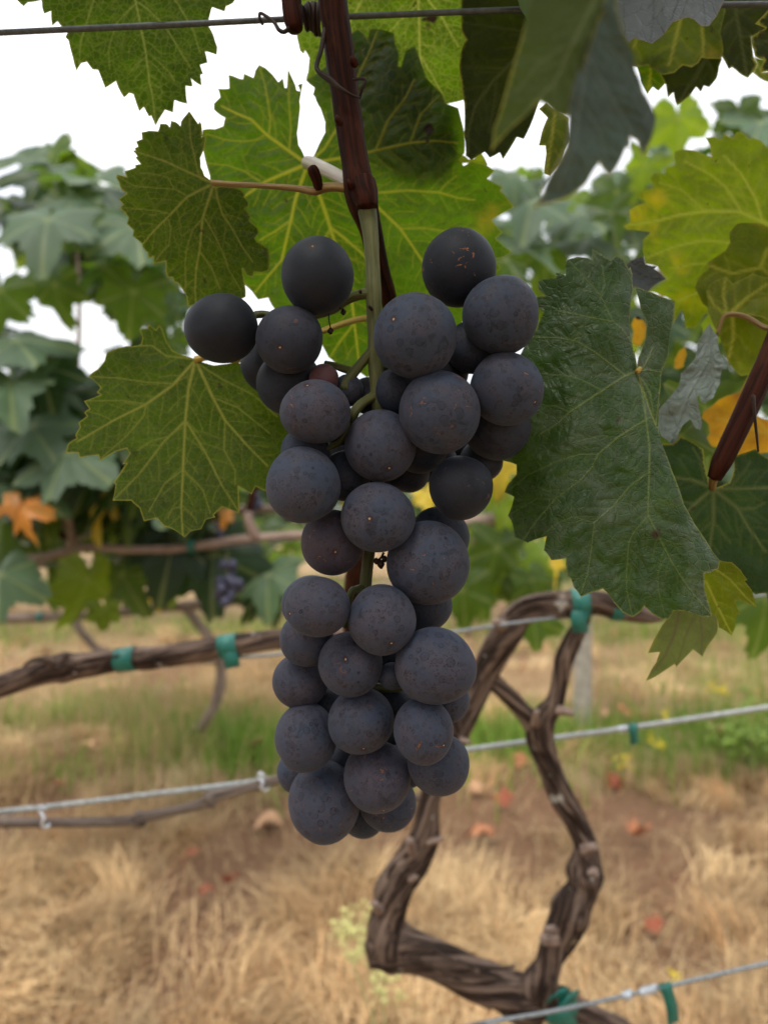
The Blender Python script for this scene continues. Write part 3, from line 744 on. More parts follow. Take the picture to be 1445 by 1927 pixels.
v2 = empty('grape_vine', P(1300, 1010, 1.9))
tag(v2, 'blurred leafy grey-green vine at upper right behind the yellowing leaves', 'vine', 'vines in the rows behind')
tube('shoot', [P(1300, 1010, 1.9), P(1280, 900, 1.9), P(1250, 700, 1.95), P(1240, 450, 2.0)],
     [.012, .011, .009, .005], M['cane_tan'], v2, nseg=10, n=40, bark=.1, seed=10)
for a in [('grey', 1000, 380, 110, 1.3, -10, 45, 0, 0), ('grey', 1090, 400, 100, 1.35, 20, 50, -20, 3), ('grey', 980, 460, 90, 1.3, 15, 50, 10, 1), ('mid', 1160, 360, 80, 1.4, 0, 0, 0, 2),
          ('bright', 1275, 220, 75, 1.3, 10, -15, 0, 3), ('bright', 1215, 310, 60, 1.35, -20, -10, 0, 1), ('grey', 1180, 330, 70, 1.5, 0, 40, 0, 0), ('grey', 1430, 230, 110, 1.4, -20, 40, 0, 1),
          ('mid', 1390, 210, 70, 1.4, 10, 0, 0, 0), ('grey', 1100, 450, 100, 1.4, 60, 60, 0, 3), ('mid', 1030, 470, 70, 1.4, 0, 0, 10, 0), ('grey', 960, 330, 70, 1.3, 0, 35, 20, 2),
          ('mid', 1150, 400, 60, 1.3, 10, 5, -30, 1), ('dark', 1240, 600, 80, 1.4, 0, 25, 0, 0), ('yellow', 935, 860, 70, 1.2, 10, 10, 10, 2), ('bright', 950, 930, 70, 1.22, 0, 5, -20, 1),
          ('mid', 935, 1030, 90, 1.2, -10, 0, 30, 0), ('mid', 905, 1080, 95, 1.3, 0, 0, -20, 3), ('bright', 950, 1090, 60, 1.3, 20, 0, 40, 1), ('mid', 870, 1110, 80, 1.1, 6, 0, 0, 0),
          ('yellow', 800, 930, 40, 1.22, 10, 10, 0, 1), ('mid', 1005, 1165, 65, 1.0, 5, 5, 0, 3), ('yellow', 1040, 1040, 62, .9, -10, 10, 60, 1), ('mid', 1000, 1090, 60, 1.2, 20, 5, 10, 2)]:
    lf(v2, a[0], a[1], a[2], a[3], a[4], a[5], a[6], a[7], a[8])
fill(v2, [(900, 420), (960, 320), (1080, 360), (1180, 330), (1250, 280), (1320, 290), (1445, 210), (1500, 220), (1500, 900), (1250, 900), (990, 560), (930, 500)], 220, (1.4, 2.3), (.10, .14), ['grey', 'grey', 'dark', 'mid', 'mid', 'bright'], 34)
fill(v2, [(880, 850), (980, 850), (1060, 1100), (900, 1110)], 12, (1.25, 1.6), (.08, .11), ['mid', 'bright', 'mid'], 35, gaps=False)

fill(v1b, [(-700, 330), (-10, 300), (-10, 1000), (-700, 1100)], 90, (1.2, 2.0), (.09, .14), ['grey', 'dark', 'mid', 'mid'], 36, gaps=False)
v2b = empty('grape_vine', Vector((P(1900, 963, 1.9).x, 1.9, 0)))
tag(v2b, 'blurred vine continuing past the right edge beyond the yellowing leaves', 'vine', 'vines in the rows behind')
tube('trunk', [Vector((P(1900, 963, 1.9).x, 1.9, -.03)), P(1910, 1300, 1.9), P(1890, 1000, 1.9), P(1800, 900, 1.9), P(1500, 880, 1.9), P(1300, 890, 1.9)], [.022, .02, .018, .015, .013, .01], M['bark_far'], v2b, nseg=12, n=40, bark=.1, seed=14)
fill(v2b, [(1380, 250), (2300, 250), (2300, 950), (1460, 930)], 90, (1.3, 2.2), (.10, .14), ['grey', 'dark', 'mid', 'bright'], 37, gaps=False)
v4 = empty('vine_leaf', P(1500, 1000, 0.66))
tag(v4, 'single blurred green vine leaf hanging at the right edge', 'leaf')
lf(v4, 'mid', 1440, 1120, 120, .62, -6, 8, 10, 0)
ptube('petiole', [(1440, 1122, .62, 3), (1470, 1060, .63, 3), (1500, 1000, .66, 3)], M['petiole_yellow'], v4, nseg=8, n=10)

def far_bunch(px, py, d, n, spr, label, seed):
    rs = random.Random(seed); root = empty('grape_bunch', P(px, py, d)); tag(root, label, 'grapes', 'bunches in the rows behind')
    V, Q, T = tube_np([P(px, py - 45, d), P(px, py, d), P(px, py + 20, d)], [.002, .0018, .001], nseg=8, n=8)
    link('stalk', mesh_np('stalk', V, Q, {'tc': T}), M['stalk'], root)
    me = None
    for k in range(n):
        a = rs.uniform(0, 6.28); rr = spr * math.sqrt(rs.random())
        o = bpy.data.objects.new('grape', far_grape); COL.objects.link(o); o.parent = root
        o.location = (math.cos(a) * rr * .9, rs.uniform(-.6, .6) * spr, math.sin(a) * rr * 1.2 - spr * .4)
        s = rs.uniform(.0075, .0092); o.scale = (s, s, s * 1.04)

def sphere_mesh(name, nu=40, nv=22):
    u = np.linspace(0, 2 * math.pi, nu, endpoint=False); v = np.linspace(0, math.pi, nv + 1)[1:-1]
    Vv = [(math.sin(b) * math.cos(a), math.sin(b) * math.sin(a), math.cos(b)) for b in v for a in u] + [(0, 0, 1), (0, 0, -1)]
    T = []
    for i in range(nv - 2):
        for j in range(nu):
            a, b = i * nu + j, i * nu + (j + 1) % nu; T += [(a, a + nu, b + nu), (a, b + nu, b)]
    k = (nv - 1) * nu; e = (nv - 2) * nu
    for j in range(nu):
        T.append((k, j, (j + 1) % nu)); T.append((k + 1, e + (j + 1) % nu, e + j))
    return mesh_np(name, Vv, np.array(T))
far_grape = sphere_mesh('far_grape', 16, 10); far_grape.materials.append(M['grape_far'])
far_bunch(428, 1085, 1.2, 16, .026, 'small blurred dark bunch hanging below the pale cordon at left', 5)
far_bunch(400, 1000, 1.27, 8, .018, 'few dark grapes behind the tip of the left leaf', 6)
far_bunch(478, 945, 1.3, 6, .016, 'few dark grapes beside the red shoot behind the bunch', 8)

# ------------------------------------------------------------------ the vine behind the bunch (0.47 m)
mv = empty('grape_vine', Vector((P(1240, 963, .47).x, .47, 0)))
tag(mv, 'old grapevine behind the bunch with gnarled brown looping arms and long cordon', 'vine')
D = .47
ptube('trunk', [(1242, 3480, D + .02, 40), (1244, 2700, D + .02, 36), (1236, 2150, D + .02, 32), (1190, 1975, D + .015, 28), (1120, 1922, D + .01, 26), (1055, 1893, D + .005, 30), (1000, 1868, D, 34)], M['bark'], mv, nseg=28, n=110, bark=.09, seed=20)
ptube('arm', [(1015, 1895, D, 40), (985, 1880, D, 43), (939, 1857, D, 35), (880, 1836, D, 35), (827, 1811, D, 36), (775, 1790, D, 38), (735, 1780, D, 40), (697, 1778, D, 34)], M['bark'], mv, nseg=56, n=150, bark=.10, seed=21, knots=((.86, .18, .06), (.3, .1, .05)), twist=30)
ptube('arm', [(738, 1790, D, 38), (729, 1750, D, 36), (734, 1712, D, 31), (752, 1648, D, 29), (780, 1611, D, 32), (800, 1573, D - .002, 25), (807, 1502, D - .003, 20), (822, 1450, D - .003, 19), (848, 1410, D - .002, 18), (866, 1380, D, 17), (880, 1345, D, 18), (899, 1303, D, 21), (913, 1258, D, 25), (934, 1220, D, 28), (958, 1182, D, 29), (989, 1148, D, 25), (1053, 1136, D, 26), (1116, 1133, D, 23), (1170, 1146, D, 21), (1225, 1158, D + .005, 15), (1262, 1140, D + .01, 12), (1300, 1085, D + .02, 10), (1380, 1020, D + .03, 9), (1520, 985, D + .05, 8), (2300, 960, D + .08, 7)], M['bark'], mv, nseg=56, n=300, bark=.10, seed=22, knots=((.05, .2, .03), (.16, .16, .025), (.28, .12, .02), (.58, .1, .02)), twist=-22)
ptube('arm', [(1000, 1885, D, 40), (1014, 1850, D - .003, 34), (1029, 1816, D - .004, 26), (1042, 1771, D - .004, 26), (1068, 1723, D - .004, 30), (1096, 1675, D - .003, 28), (1102, 1640, D - .003, 30), (1102, 1592, D - .002, 22), (1088, 1555, D, 20), (1057, 1502, D, 22), (1028, 1430, D, 22), (1015, 1385, D, 27), (1022, 1352, D - .001, 24), (1042, 1322, D - .001, 17), (1052, 1285, D - .001, 15), (1060, 1240, D - .001, 18), (1075, 1207, D, 17), (1094, 1170, D + .002, 14), (1104, 1140, D + .003, 12)], M['bark'], mv, nseg=56, n=240, bark=.10, seed=23, knots=((.24, .2, .03), (.34, .22, .03), (.63, .15, .02), (.82, .15, .012)), twist=26)
ptube('arm', [(1015, 1380, D + .001, 22), (996, 1350, D, 18), (972, 1325, D, 16), (948, 1300, D, 16), (928, 1284, D, 16), (903, 1272, D, 14)], M['bark'], mv, nseg=40, n=70, bark=.10, seed=24, twist=20)
ptube('cordon', [(-120, 1330, D - .01, 22), (0, 1291, D, 22), (60, 1272, D, 22), (95, 1261, D, 25), (149, 1254, D, 23), (224, 1242, D, 20), (290, 1237, D, 21), (336, 1232, D, 22), (448, 1213, D, 20), (531, 1202, D, 19), (620, 1196, D, 19), (720, 1210, D, 19), (800, 1262, D, 18), (848, 1330, D, 17), (866, 1390, D, 15)], M['bark'], mv, nseg=52, n=260, bark=.05, seed=25, knots=((.22, .22, .012), (.36, .07, .012)), twist=14)
ptube('spur', [(100, 1250, D - .006, 10), (92, 1242, D - .008, 8), (72, 1240, D - .01, 4), (55, 1246, D - .01, 3), (45, 1254, D - .008, 2)], M['bark'], mv, nseg=14, n=24, bark=.2, seed=26)
ptube('spur', [(118, 1245, D - .004, 9), (125, 1236, D - .006, 6), (128, 1230, D - .006, 3)], M['bark'], mv, nseg=14, n=14, bark=.25, seed=27)
for k, (x, y, ex, ey, r) in enumerate([(1050, 1337, 1078, 1342, 8), (806, 1585, 832, 1578, 6), (715, 1712, 703, 1700, 8), (1100, 1598, 1118, 1594, 10), (1104, 1645, 1120, 1642, 12), (1044, 1762, 1022, 1768, 13), (1048, 1750, 1026, 1748, 8), (945, 1178, 930, 1170, 9), (868, 1392, 884, 1398, 5), (775, 1600, 770, 1580, 9), (1005, 1362, 1010, 1338, 7), (770, 1655, 784, 1650, 6)]):
    ptube('spur', [(x, y, D - .008, r * 1.3), ((x + ex) / 2, (y + ey) / 2, D - .012, r), (ex, ey, D - .015, r * .75)], M['cane_tan'], mv, nseg=12, n=10, bark=.18, seed=40 + k)
ptube('bark_strip', [(860, 1808, D - .012, 5), (900, 1818, D - .014, 6), (940, 1822, D - .014, 5), (968, 1818, D - .012, 4)], M['bark'], mv, nseg=10, n=20, bark=.2, seed=60, flat=.4)
ptube('bark_strip', [(1104, 1735, D - .01, 4), (1090, 1765, D - .012, 6), (1068, 1795, D - .012, 6), (1056, 1815, D - .01, 3)], M['bark'], mv, nseg=10, n=20, bark=.2, seed=61, flat=.5)

rb = random.Random(17)
for k, path in enumerate([[(985, 1880, 43), (939, 1857, 35), (880, 1836, 35), (827, 1811, 36), (775, 1790, 38), (735, 1780, 40)], [(734, 1712, 31), (752, 1648, 29), (780, 1611, 32), (800, 1573, 25)], [(880, 1345, 18), (899, 1303, 21), (913, 1258, 25), (934, 1220, 28), (958, 1182, 29), (989, 1148, 25), (1053, 1136, 26), (1116, 1133, 23)],
                          [(1029, 1816, 26), (1042, 1771, 26), (1068, 1723, 30), (1096, 1675, 28), (1102, 1640, 30), (1102, 1592, 22), (1088, 1555, 20), (1057, 1502, 22), (1028, 1430, 22)], [(20, 1285, 22), (149, 1254, 23), (224, 1242, 20), (336, 1232, 22), (448, 1213, 20), (531, 1202, 19)]]):
    pa = catmull(np.array(path, float), 60)
    for q in range(7):
        i0 = rb.randrange(0, 45); L = rb.randrange(7, 15); sd = rb.uniform(-.75, .75); pts = []
        for j in range(i0, min(60, i0 + L), 2):
            c = pa[j]; t = pa[min(59, j + 1)] - pa[max(0, j - 1)]; nn = np.array([-t[1], t[0]]) / (np.hypot(t[0], t[1]) + 1e-9)
            lift = 1.02 + .16 * abs((j - i0) / L - .4); e = c[:2] + nn * sd * c[2]
            pts.append((e[0], e[1], D - math.sqrt(max(.05, 1 - sd * sd)) * c[2] * D / F * lift, rb.uniform(2, 5) * (.5 if j in (i0,) else 1)))
        if len(pts) > 2: ptube('bark_strip', pts, M['bark'], mv, nseg=8, n=18, bark=.25, seed=300 + 10 * k + q, flat=.45)

# thin fruiting cane tied along the wire at lower left
ptube('cane', [(-120, 1545, .50, 9), (0, 1547, .50, 9), (115, 1548, .50, 9), (245, 1544, .50, 9), (262, 1537, .50, 11), (285, 1534, .50, 9), (370, 1515, .50, 9), (400, 1500, .50, 13), (425, 1493, .50, 10), (500, 1474, .495, 9), (560, 1462, .49, 8), (660, 1480, .485, 8), (760, 1500, .48, 7), (806, 1500, .472, 7)], M['cane_grey'], mv, nseg=24, n=260, bark=.09, seed=62, knots=((.14, .45, .006), (.40, .6, .008), (.55, .9, .008), (.66, .4, .006)))

# ------------------------------------------------------------------ post, wires, ties
pb = ground_at(1096, 1372)
post = empty('trellis_post', pb); tag(post, 'slim weathered grey wooden post blurred behind the looping vine', 'post')
tube('shaft', [pb + Vector((0, 0, -.05)), pb + Vector((0, 0, .6)), pb + Vector((.005, 0, 1.5))], [.034, .033, .032], M['post'], post, nseg=16, n=30, bark=.04, seed=70)
tube('cap', [pb + Vector((.005, 0, 1.5)), pb + Vector((.005, 0, 1.52))], [.033, .028], M['post'], post, nseg=16, n=4)

def wire(pts, r, mat, label, n=160):
    V, Q, T = tube_np([P(x, y, d) for x, y, d in pts], [r] * len(pts), nseg=12, n=n)
    o = link('trellis_wire', mesh_np('trellis_wire', V, Q, {'tc': T}), mat)
    return tag(o, label, 'wire', 'trellis wires')
wire([(-5000, 300, .196), (-200, 71, .196), (260, 50, .196), (540, 36, .196), (760, 27, .197), (990, 18, .198), (1360, 10, .20), (1700, 4, .202), (6000, -60, .23)], .00075, M['wire_dark'], 'dark wire across the top, in front of the upper leaves')
wire([(-3500, 2000, .47), (-200, 1345, .482), (0, 1298, .482), (224, 1252, .482), (380, 1238, .478), (500, 1234, .462), (700, 1210, .458), (870, 1187, .458), (1000, 1168, .456), (1200, 1146, .49), (1700, 1090, .52), (4000, 830, .62)], .00105, M['wire'], 'thin grey wire behind the left cordon, passing in front of the arch')
wire([(-3500, 1950, .50), (-200, 1552, .505), (0, 1529, .505), (250, 1499, .505), (500, 1468, .505), (880, 1411, .51), (1175, 1371, .515), (1445, 1331, .52), (1800, 1280, .53), (4000, 990, .62)], .0018, M['wire_pale'], 'pale thick wire above the thin tied cane, running on behind the forked vine arm')
wire([(-3000, 2750, .41), (600, 1990, .43), (900, 1928, .43), (1030, 1905, .43), (1180, 1873, .435), (1445, 1812, .44), (1800, 1730, .45), (4000, 1270, .55)], .00125, M['wire'], 'shiny wire at bottom right carrying the twisted splice')
wire([(-300, 1100, 1.262), (0, 1072, 1.262), (500, 1022, 1.262), (950, 972, 1.262), (1700, 890, 1.262)], .0016, M['wire'], 'far wire running along the pale pinkish cordon')

def band(name, pts, hw, mat, parent, th=.0004, n=24):
    """a ribbon of tape: pts = (centre, across vector); given a little thickness"""
    C = catmull(np.array([tuple(p) for p, a in pts]), n); A = catmull(np.array([tuple(a) for p, a in pts]), n)
    A /= np.linalg.norm(A, axis=1)[:, None]; Tn = np.gradient(C, axis=0); N = np.cross(Tn, A); N /= np.linalg.norm(N, axis=1)[:, None] + 1e-12
    V = np.concatenate([C + A * hw + N * th, C - A * hw + N * th, C - A * hw - N * th, C + A * hw - N * th])
    Q = []
    for i in range(n - 1):
        for a, b in ((0, 1), (1, 2), (2, 3), (3, 0)):
            Q.append((a * n + i, a * n + i + 1, b * n + i + 1, b * n + i))
    Q += [(0, n, 2 * n, 3 * n), (n - 1, 4 * n - 1, 3 * n - 1, 2 * n - 1)]
    return link(name, mesh_np(name, V, np.array(Q), smooth=False), mat, parent)

def tie(px, py, d, r_px, w_px, ang, label, tails=(), over=1.05):
    """tape wrapped round wood whose axis runs at angle ang (degrees, image plane)"""
    c = P(px, py, d); root = empty('tie_tape', c); tag(root, label, 'tie', 'green vinyl ties')
    ax = Vector((math.cos(R(ang)), 0, math.sin(R(ang)))); up = Vector((-ax.z, 0, ax.x)); r = r_px * d / F * over
    rs = random.Random(int(px)); pts = []
    for k in range(17):
        q = 2 * math.pi * k / 16
        pts.append((c + up * math.cos(q) * r + Vector((0, -1, 0)) * math.sin(q) * r + ax * (rs.uniform(-.0003, .0003) + k * .00006), ax))
    band('wrap', pts, w_px / 2 * d / F, M['tape'], root, n=40)
    for tl in tails:
        q = [P(*p) for p in tl['p']]; a = Vector((math.cos(R(tl['a'])), .25, math.sin(R(tl['a']))))
        band('tail', [(v, a) for v in q], tl['w'] / 2 * d / F, M['tape'], root, n=14)
    return root
tie(237, 1241, D, 21, 36, 7, 'green tape wrapped round the left cordon, the plain leftmost one')
tie(430, 1216, D, 20.5, 35, 8, 'green tape with a rounded tail round the cordon beside the bunch', [{'p': [(432, 1228, D - .0072), (436, 1243, D - .0075), (439, 1256, D - .006)], 'a': 8, 'w': 27}])
tie(1087, 1137, D, 26, 34, 0, 'green tape tied over the arch of the vine, hanging down in front', [{'p': [(1090, 1150, D - .010), (1089, 1170, D - .012), (1092, 1190, D - .010)], 'a': -4, 'w': 32}])
tie(1158, 1145, D, 21, 20, -12, 'dark green tape peeping out beside the big leaf tip on the arch')
t_ = tie(1050, 1893, D - .005, 32, 30, -55, 'green tape bow at the foot of the vine, tying it to the wire', [
    {'p': [(1038, 1880, D - .022), (1048, 1868, D - .024), (1062, 1872, D - .022), (1058, 1895, D - .02)], 'a': 30, 'w': 26},
    {'p': [(1050, 1895, D - .024), (1068, 1880, D - .026), (1085, 1874, D - .022)], 'a': 60, 'w': 22},
    {'p': [(1045, 1898, D - .026), (1060, 1915, D - .026), (1072, 1935, D - .02)], 'a': 15, 'w': 34}])
tie(1250, 1857, .437, 5, 24, 12, 'green tape strip hanging from the bottom wire beside the splice', [
    {'p': [(1250, 1857, .434), (1257, 1872, .434), (1264, 1900, .435), (1266, 1925, .437)], 'a': 10, 'w': 23}])
tie(1189, 1369, .515, 6, 15, 8, 'small green tape hanging on the middle wire at right', [
    {'p': [(1190, 1370, .512), (1192, 1382, .512), (1193, 1400, .514)], 'a': 6, 'w': 17}])
tie(361, 1029, D1, 11, 13, 4, 'tiny blurred green tape on the far pale cordon')
tie(78, 1161, 2.6, 9, 12, 2, 'faint green tape on the farthest thin cordon at left')

def coil(name, px, py, d, r_px, turns, w_px, ang, tr, mat, label, cat='wire', group=None, parent=None):
    c = P(px, py, d); ax = Vector((math.cos(R(ang)), 0, math.sin(R(ang)))); up = Vector((-ax.z, 0, ax.x))
    n = int(turns * 14) + 1; pts = []
    for k in range(n):
        q = 2 * math.pi * k / 14; u = k / (n - 1) - .5
        r = r_px * d / F
        pts.append(c + up * math.cos(q) * r + Vector((0, -1, 0)) * math.sin(q) * r + ax * u * w_px * d / F)
    V, Q, T = tube_np(pts, [tr] * n, nseg=8, n=n * 2)
    o = link(name, mesh_np(name, V, Q, {'tc': T}), mat, parent)
    if parent is None: tag(o, label, cat, group)
    return o
coil('wire_splice', 1180, 1873, .436, 6, 3, 16, 12, .0009, M['clip'], 'left twisted knot of the wire splice at bottom right', group='wire splices')
coil('wire_splice', 1220, 1864, .436, 6, 4, 30, 12, .0009, M['clip'], 'right longer twisted knot of the wire splice at bottom right', group='wire splices')
coil('wire_splice', 1172, 1372, .515, 5, 3, 16, 8, .0008, M['clip'], 'small wire twist beside the tape on the middle wire', group='wire splices')
def clip(px, py, d, label, h=22):
    root = empty('cane_clip', P(px, py, d)); tag(root, label, 'clip', 'metal clips on the lower cane')
    V, Q, T = tube_np([P(px - 4, py - h, d - .004), P(px + 3, py - h * .4, d - .006), P(px, py + 5, d - .006), P(px + 9, py + 9, d - .004), P(px + 14, py + 3, d - .003)], [.0010] * 5, nseg=8, n=24)
    link('hook', mesh_np('hook', V, Q, {'tc': T}), M['clip'], root)
    V, Q, T = tube_np([P(px - 6, py - h - 2, d - .003), P(px - 2, py - h - 8, d - .004), P(px + 6, py - h - 2, d - .003)], [.0012] * 3, nseg=8, n=14)
    link('loop', mesh_np('loop', V, Q, {'tc': T}), M['clip'], root)
clip(80, 1548, .498, 'bent metal clip holding the thin cane at far left')
clip(492, 1478, .496, 'bent metal clip holding the thin cane next to the bunch', h=14)

# ------------------------------------------------------------------ hero leaves
def auto_veins(veins, poly, seed, spacing=30, reach=70, amp=.22):
    """side veins leaving every traced vein in alternate pairs"""
    rs = random.Random(seed); out = []
    P_ = np.array(poly)
    for (pts, s) in veins:
        p = np.array(pts, float); seg = np.hypot(*np.diff(p, axis=0).T); cum = np.concatenate([[0], np.cumsum(seg)]); L = cum[-1]
        u = spacing * rs.uniform(.5, .9); sgn = rs.choice((-1, 1))
        while u < L * .96:
            i = min(np.searchsorted(cum, u, side='right') - 1, len(seg) - 1); t = (u - cum[i]) / seg[i]
            q = p[i] + (p[i + 1] - p[i]) * t; a = math.atan2(*(p[i + 1] - p[i])[::-1]) + sgn * R(rs.uniform(48, 66))
            ln = reach * rs.uniform(.6, 1.1) * (1 - .45 * u / L) * (s ** .5); line = [tuple(q)]
            for k in range(5):
                a -= sgn * R(rs.uniform(1, 7)); q = q + np.array([math.cos(a), math.sin(a)]) * ln / 5; line.append(tuple(q))
            out.append((line, s * amp)); sgn = -sgn; u += spacing * rs.uniform(.38, .7)
    return out

def hero_leaf(name, poly, veins, d0, mat, parent, step=3.6, tilt=(0, 0), cup=0.0, waves=3.0, quilt=4.0, extra=None, seed=1, centre=None,
              vein_w=1.0, auto=True, label=None, reach=70, spacing=30, ak=.22):
    poly = [tuple(map(float, p)) for p in poly]
    # densify the outline
    out = []
    for i, p in enumerate(poly):
        q = poly[(i + 1) % len(poly)]; L = math.hypot(q[0] - p[0], q[1] - p[1]); k = max(1, int(L / (step * 1.3)))
        rs = random.Random(seed * 77 + i); bow = rs.uniform(-.03, .05) * L
        nx, ny = -(q[1] - p[1]) / (L + 1e-9), (q[0] - p[0]) / (L + 1e-9)
        for j in range(k):
            t = j / k; w = 4 * t * (1 - t) * bow
            out.append((p[0] + (q[0] - p[0]) * t + nx * w, p[1] + (q[1] - p[1]) * t + ny * w))
    B = np.array(out)
    lo, hi = B.min(0), B.max(0)
    gx = np.arange(lo[0], hi[0], step); gy = np.arange(lo[1], hi[1], step * .866)
    X, Y = np.meshgrid(gx, gy); X = X + (np.arange(len(gy)) % 2)[:, None] * step * .5
    G = np.stack([X.ravel(), Y.ravel()], -1); r = np.random.default_rng(seed); G += r.uniform(-.12, .12, G.shape) * step
    G = G[in_poly(G, B)]; G = G[poly_dist(G, poly) > step * .55]
    pts = np.vstack([B, G])
    res = delaunay_2d_cdt([Vector(p) for p in pts], [], [list(range(len(B)))], 1, 1e-7)
    V2 = np.array([tuple(v) for v in res[0]]); T = np.array(res[2], np.int32)
    vv = [(v if isinstance(v, tuple) and len(v) == 2 and isinstance(v[1], (int, float)) else (v, 1.0)) for v in veins]
    allv = list(vv)
    if auto:
        a1 = auto_veins(vv, poly, seed, spacing, reach, ak); allv += a1
    vein = np.zeros(len(V2)); near = np.full(len(V2), 1e9)
    for line, s in allv:
        p = np.array(line, float); n = len(p) - 1
        for i in range(n):
            a, b = p[i], p[i + 1]; d = b - a; L = d.dot(d) + 1e-9
            w = vein_w * (1.1 + 3.6 * s * (1 - .72 * i / n))
            m = (V2[:, 0] > min(a[0], b[0]) - 26) & (V2[:, 0] < max(a[0], b[0]) + 26) & (V2[:, 1] > min(a[1], b[1]) - 26) & (V2[:, 1] < max(a[1], b[1]) + 26)
            if not m.any(): continue
            q = V2[m]; t = np.clip(((q - a) @ d) / L, 0, 1); dist = np.hypot(*(q - a - t[:, None] * d).T)
            val = np.clip(1.25 - dist / max(w, step * .62), 0, 1) * min(1, .08 + s * 1.05)
            vein[m] = np.maximum(vein[m], val); near[m] = np.minimum(near[m], dist / (s ** .5 + .15))
    edge = np.clip(poly_dist(V2, poly) / 3.2, 0, 1)
    c = np.array(centre if centre is not None else B.mean(0)); rel = V2 - c; size = np.ptp(B, axis=0).max() / 2
    off = tilt[0] * rel[:, 0] + tilt[1] * rel[:, 1] + cup * (rel ** 2).sum(1) / size
    off = off + waves * smooth_noise(V2[:, 0] / 55, V2[:, 1] / 55, seed + 3, 3) + waves * .5 * smooth_noise(V2[:, 0] / 17, V2[:, 1] / 17, seed + 9, 2)
    off = off - quilt * (1 - np.exp(-(np.minimum(near, 60) / 16.0) ** 2))
    if extra is not None: off = off + extra(V2[:, 0], V2[:, 1])
    dep = d0 + off * d0 / F
    V = Pn(V2[:, 0], V2[:, 1], dep)
    lc = np.stack([V2[:, 0] * d0 / F + seed * .37, V2[:, 1] * d0 / F + seed * .11, np.zeros(len(V2))], -1)
    e1 = V[T[:, 1]] - V[T[:, 0]]; e2 = V[T[:, 2]] - V[T[:, 0]]
    if np.cross(e1, e2)[:, 1].mean() > 0: T = T[:, [0, 2, 1]]
    o = link(name, mesh_np(name, V, T, {'vein': vein, 'edge': edge, 'lc': lc}), mat, parent)
    if label: o['label'] = label
    return o

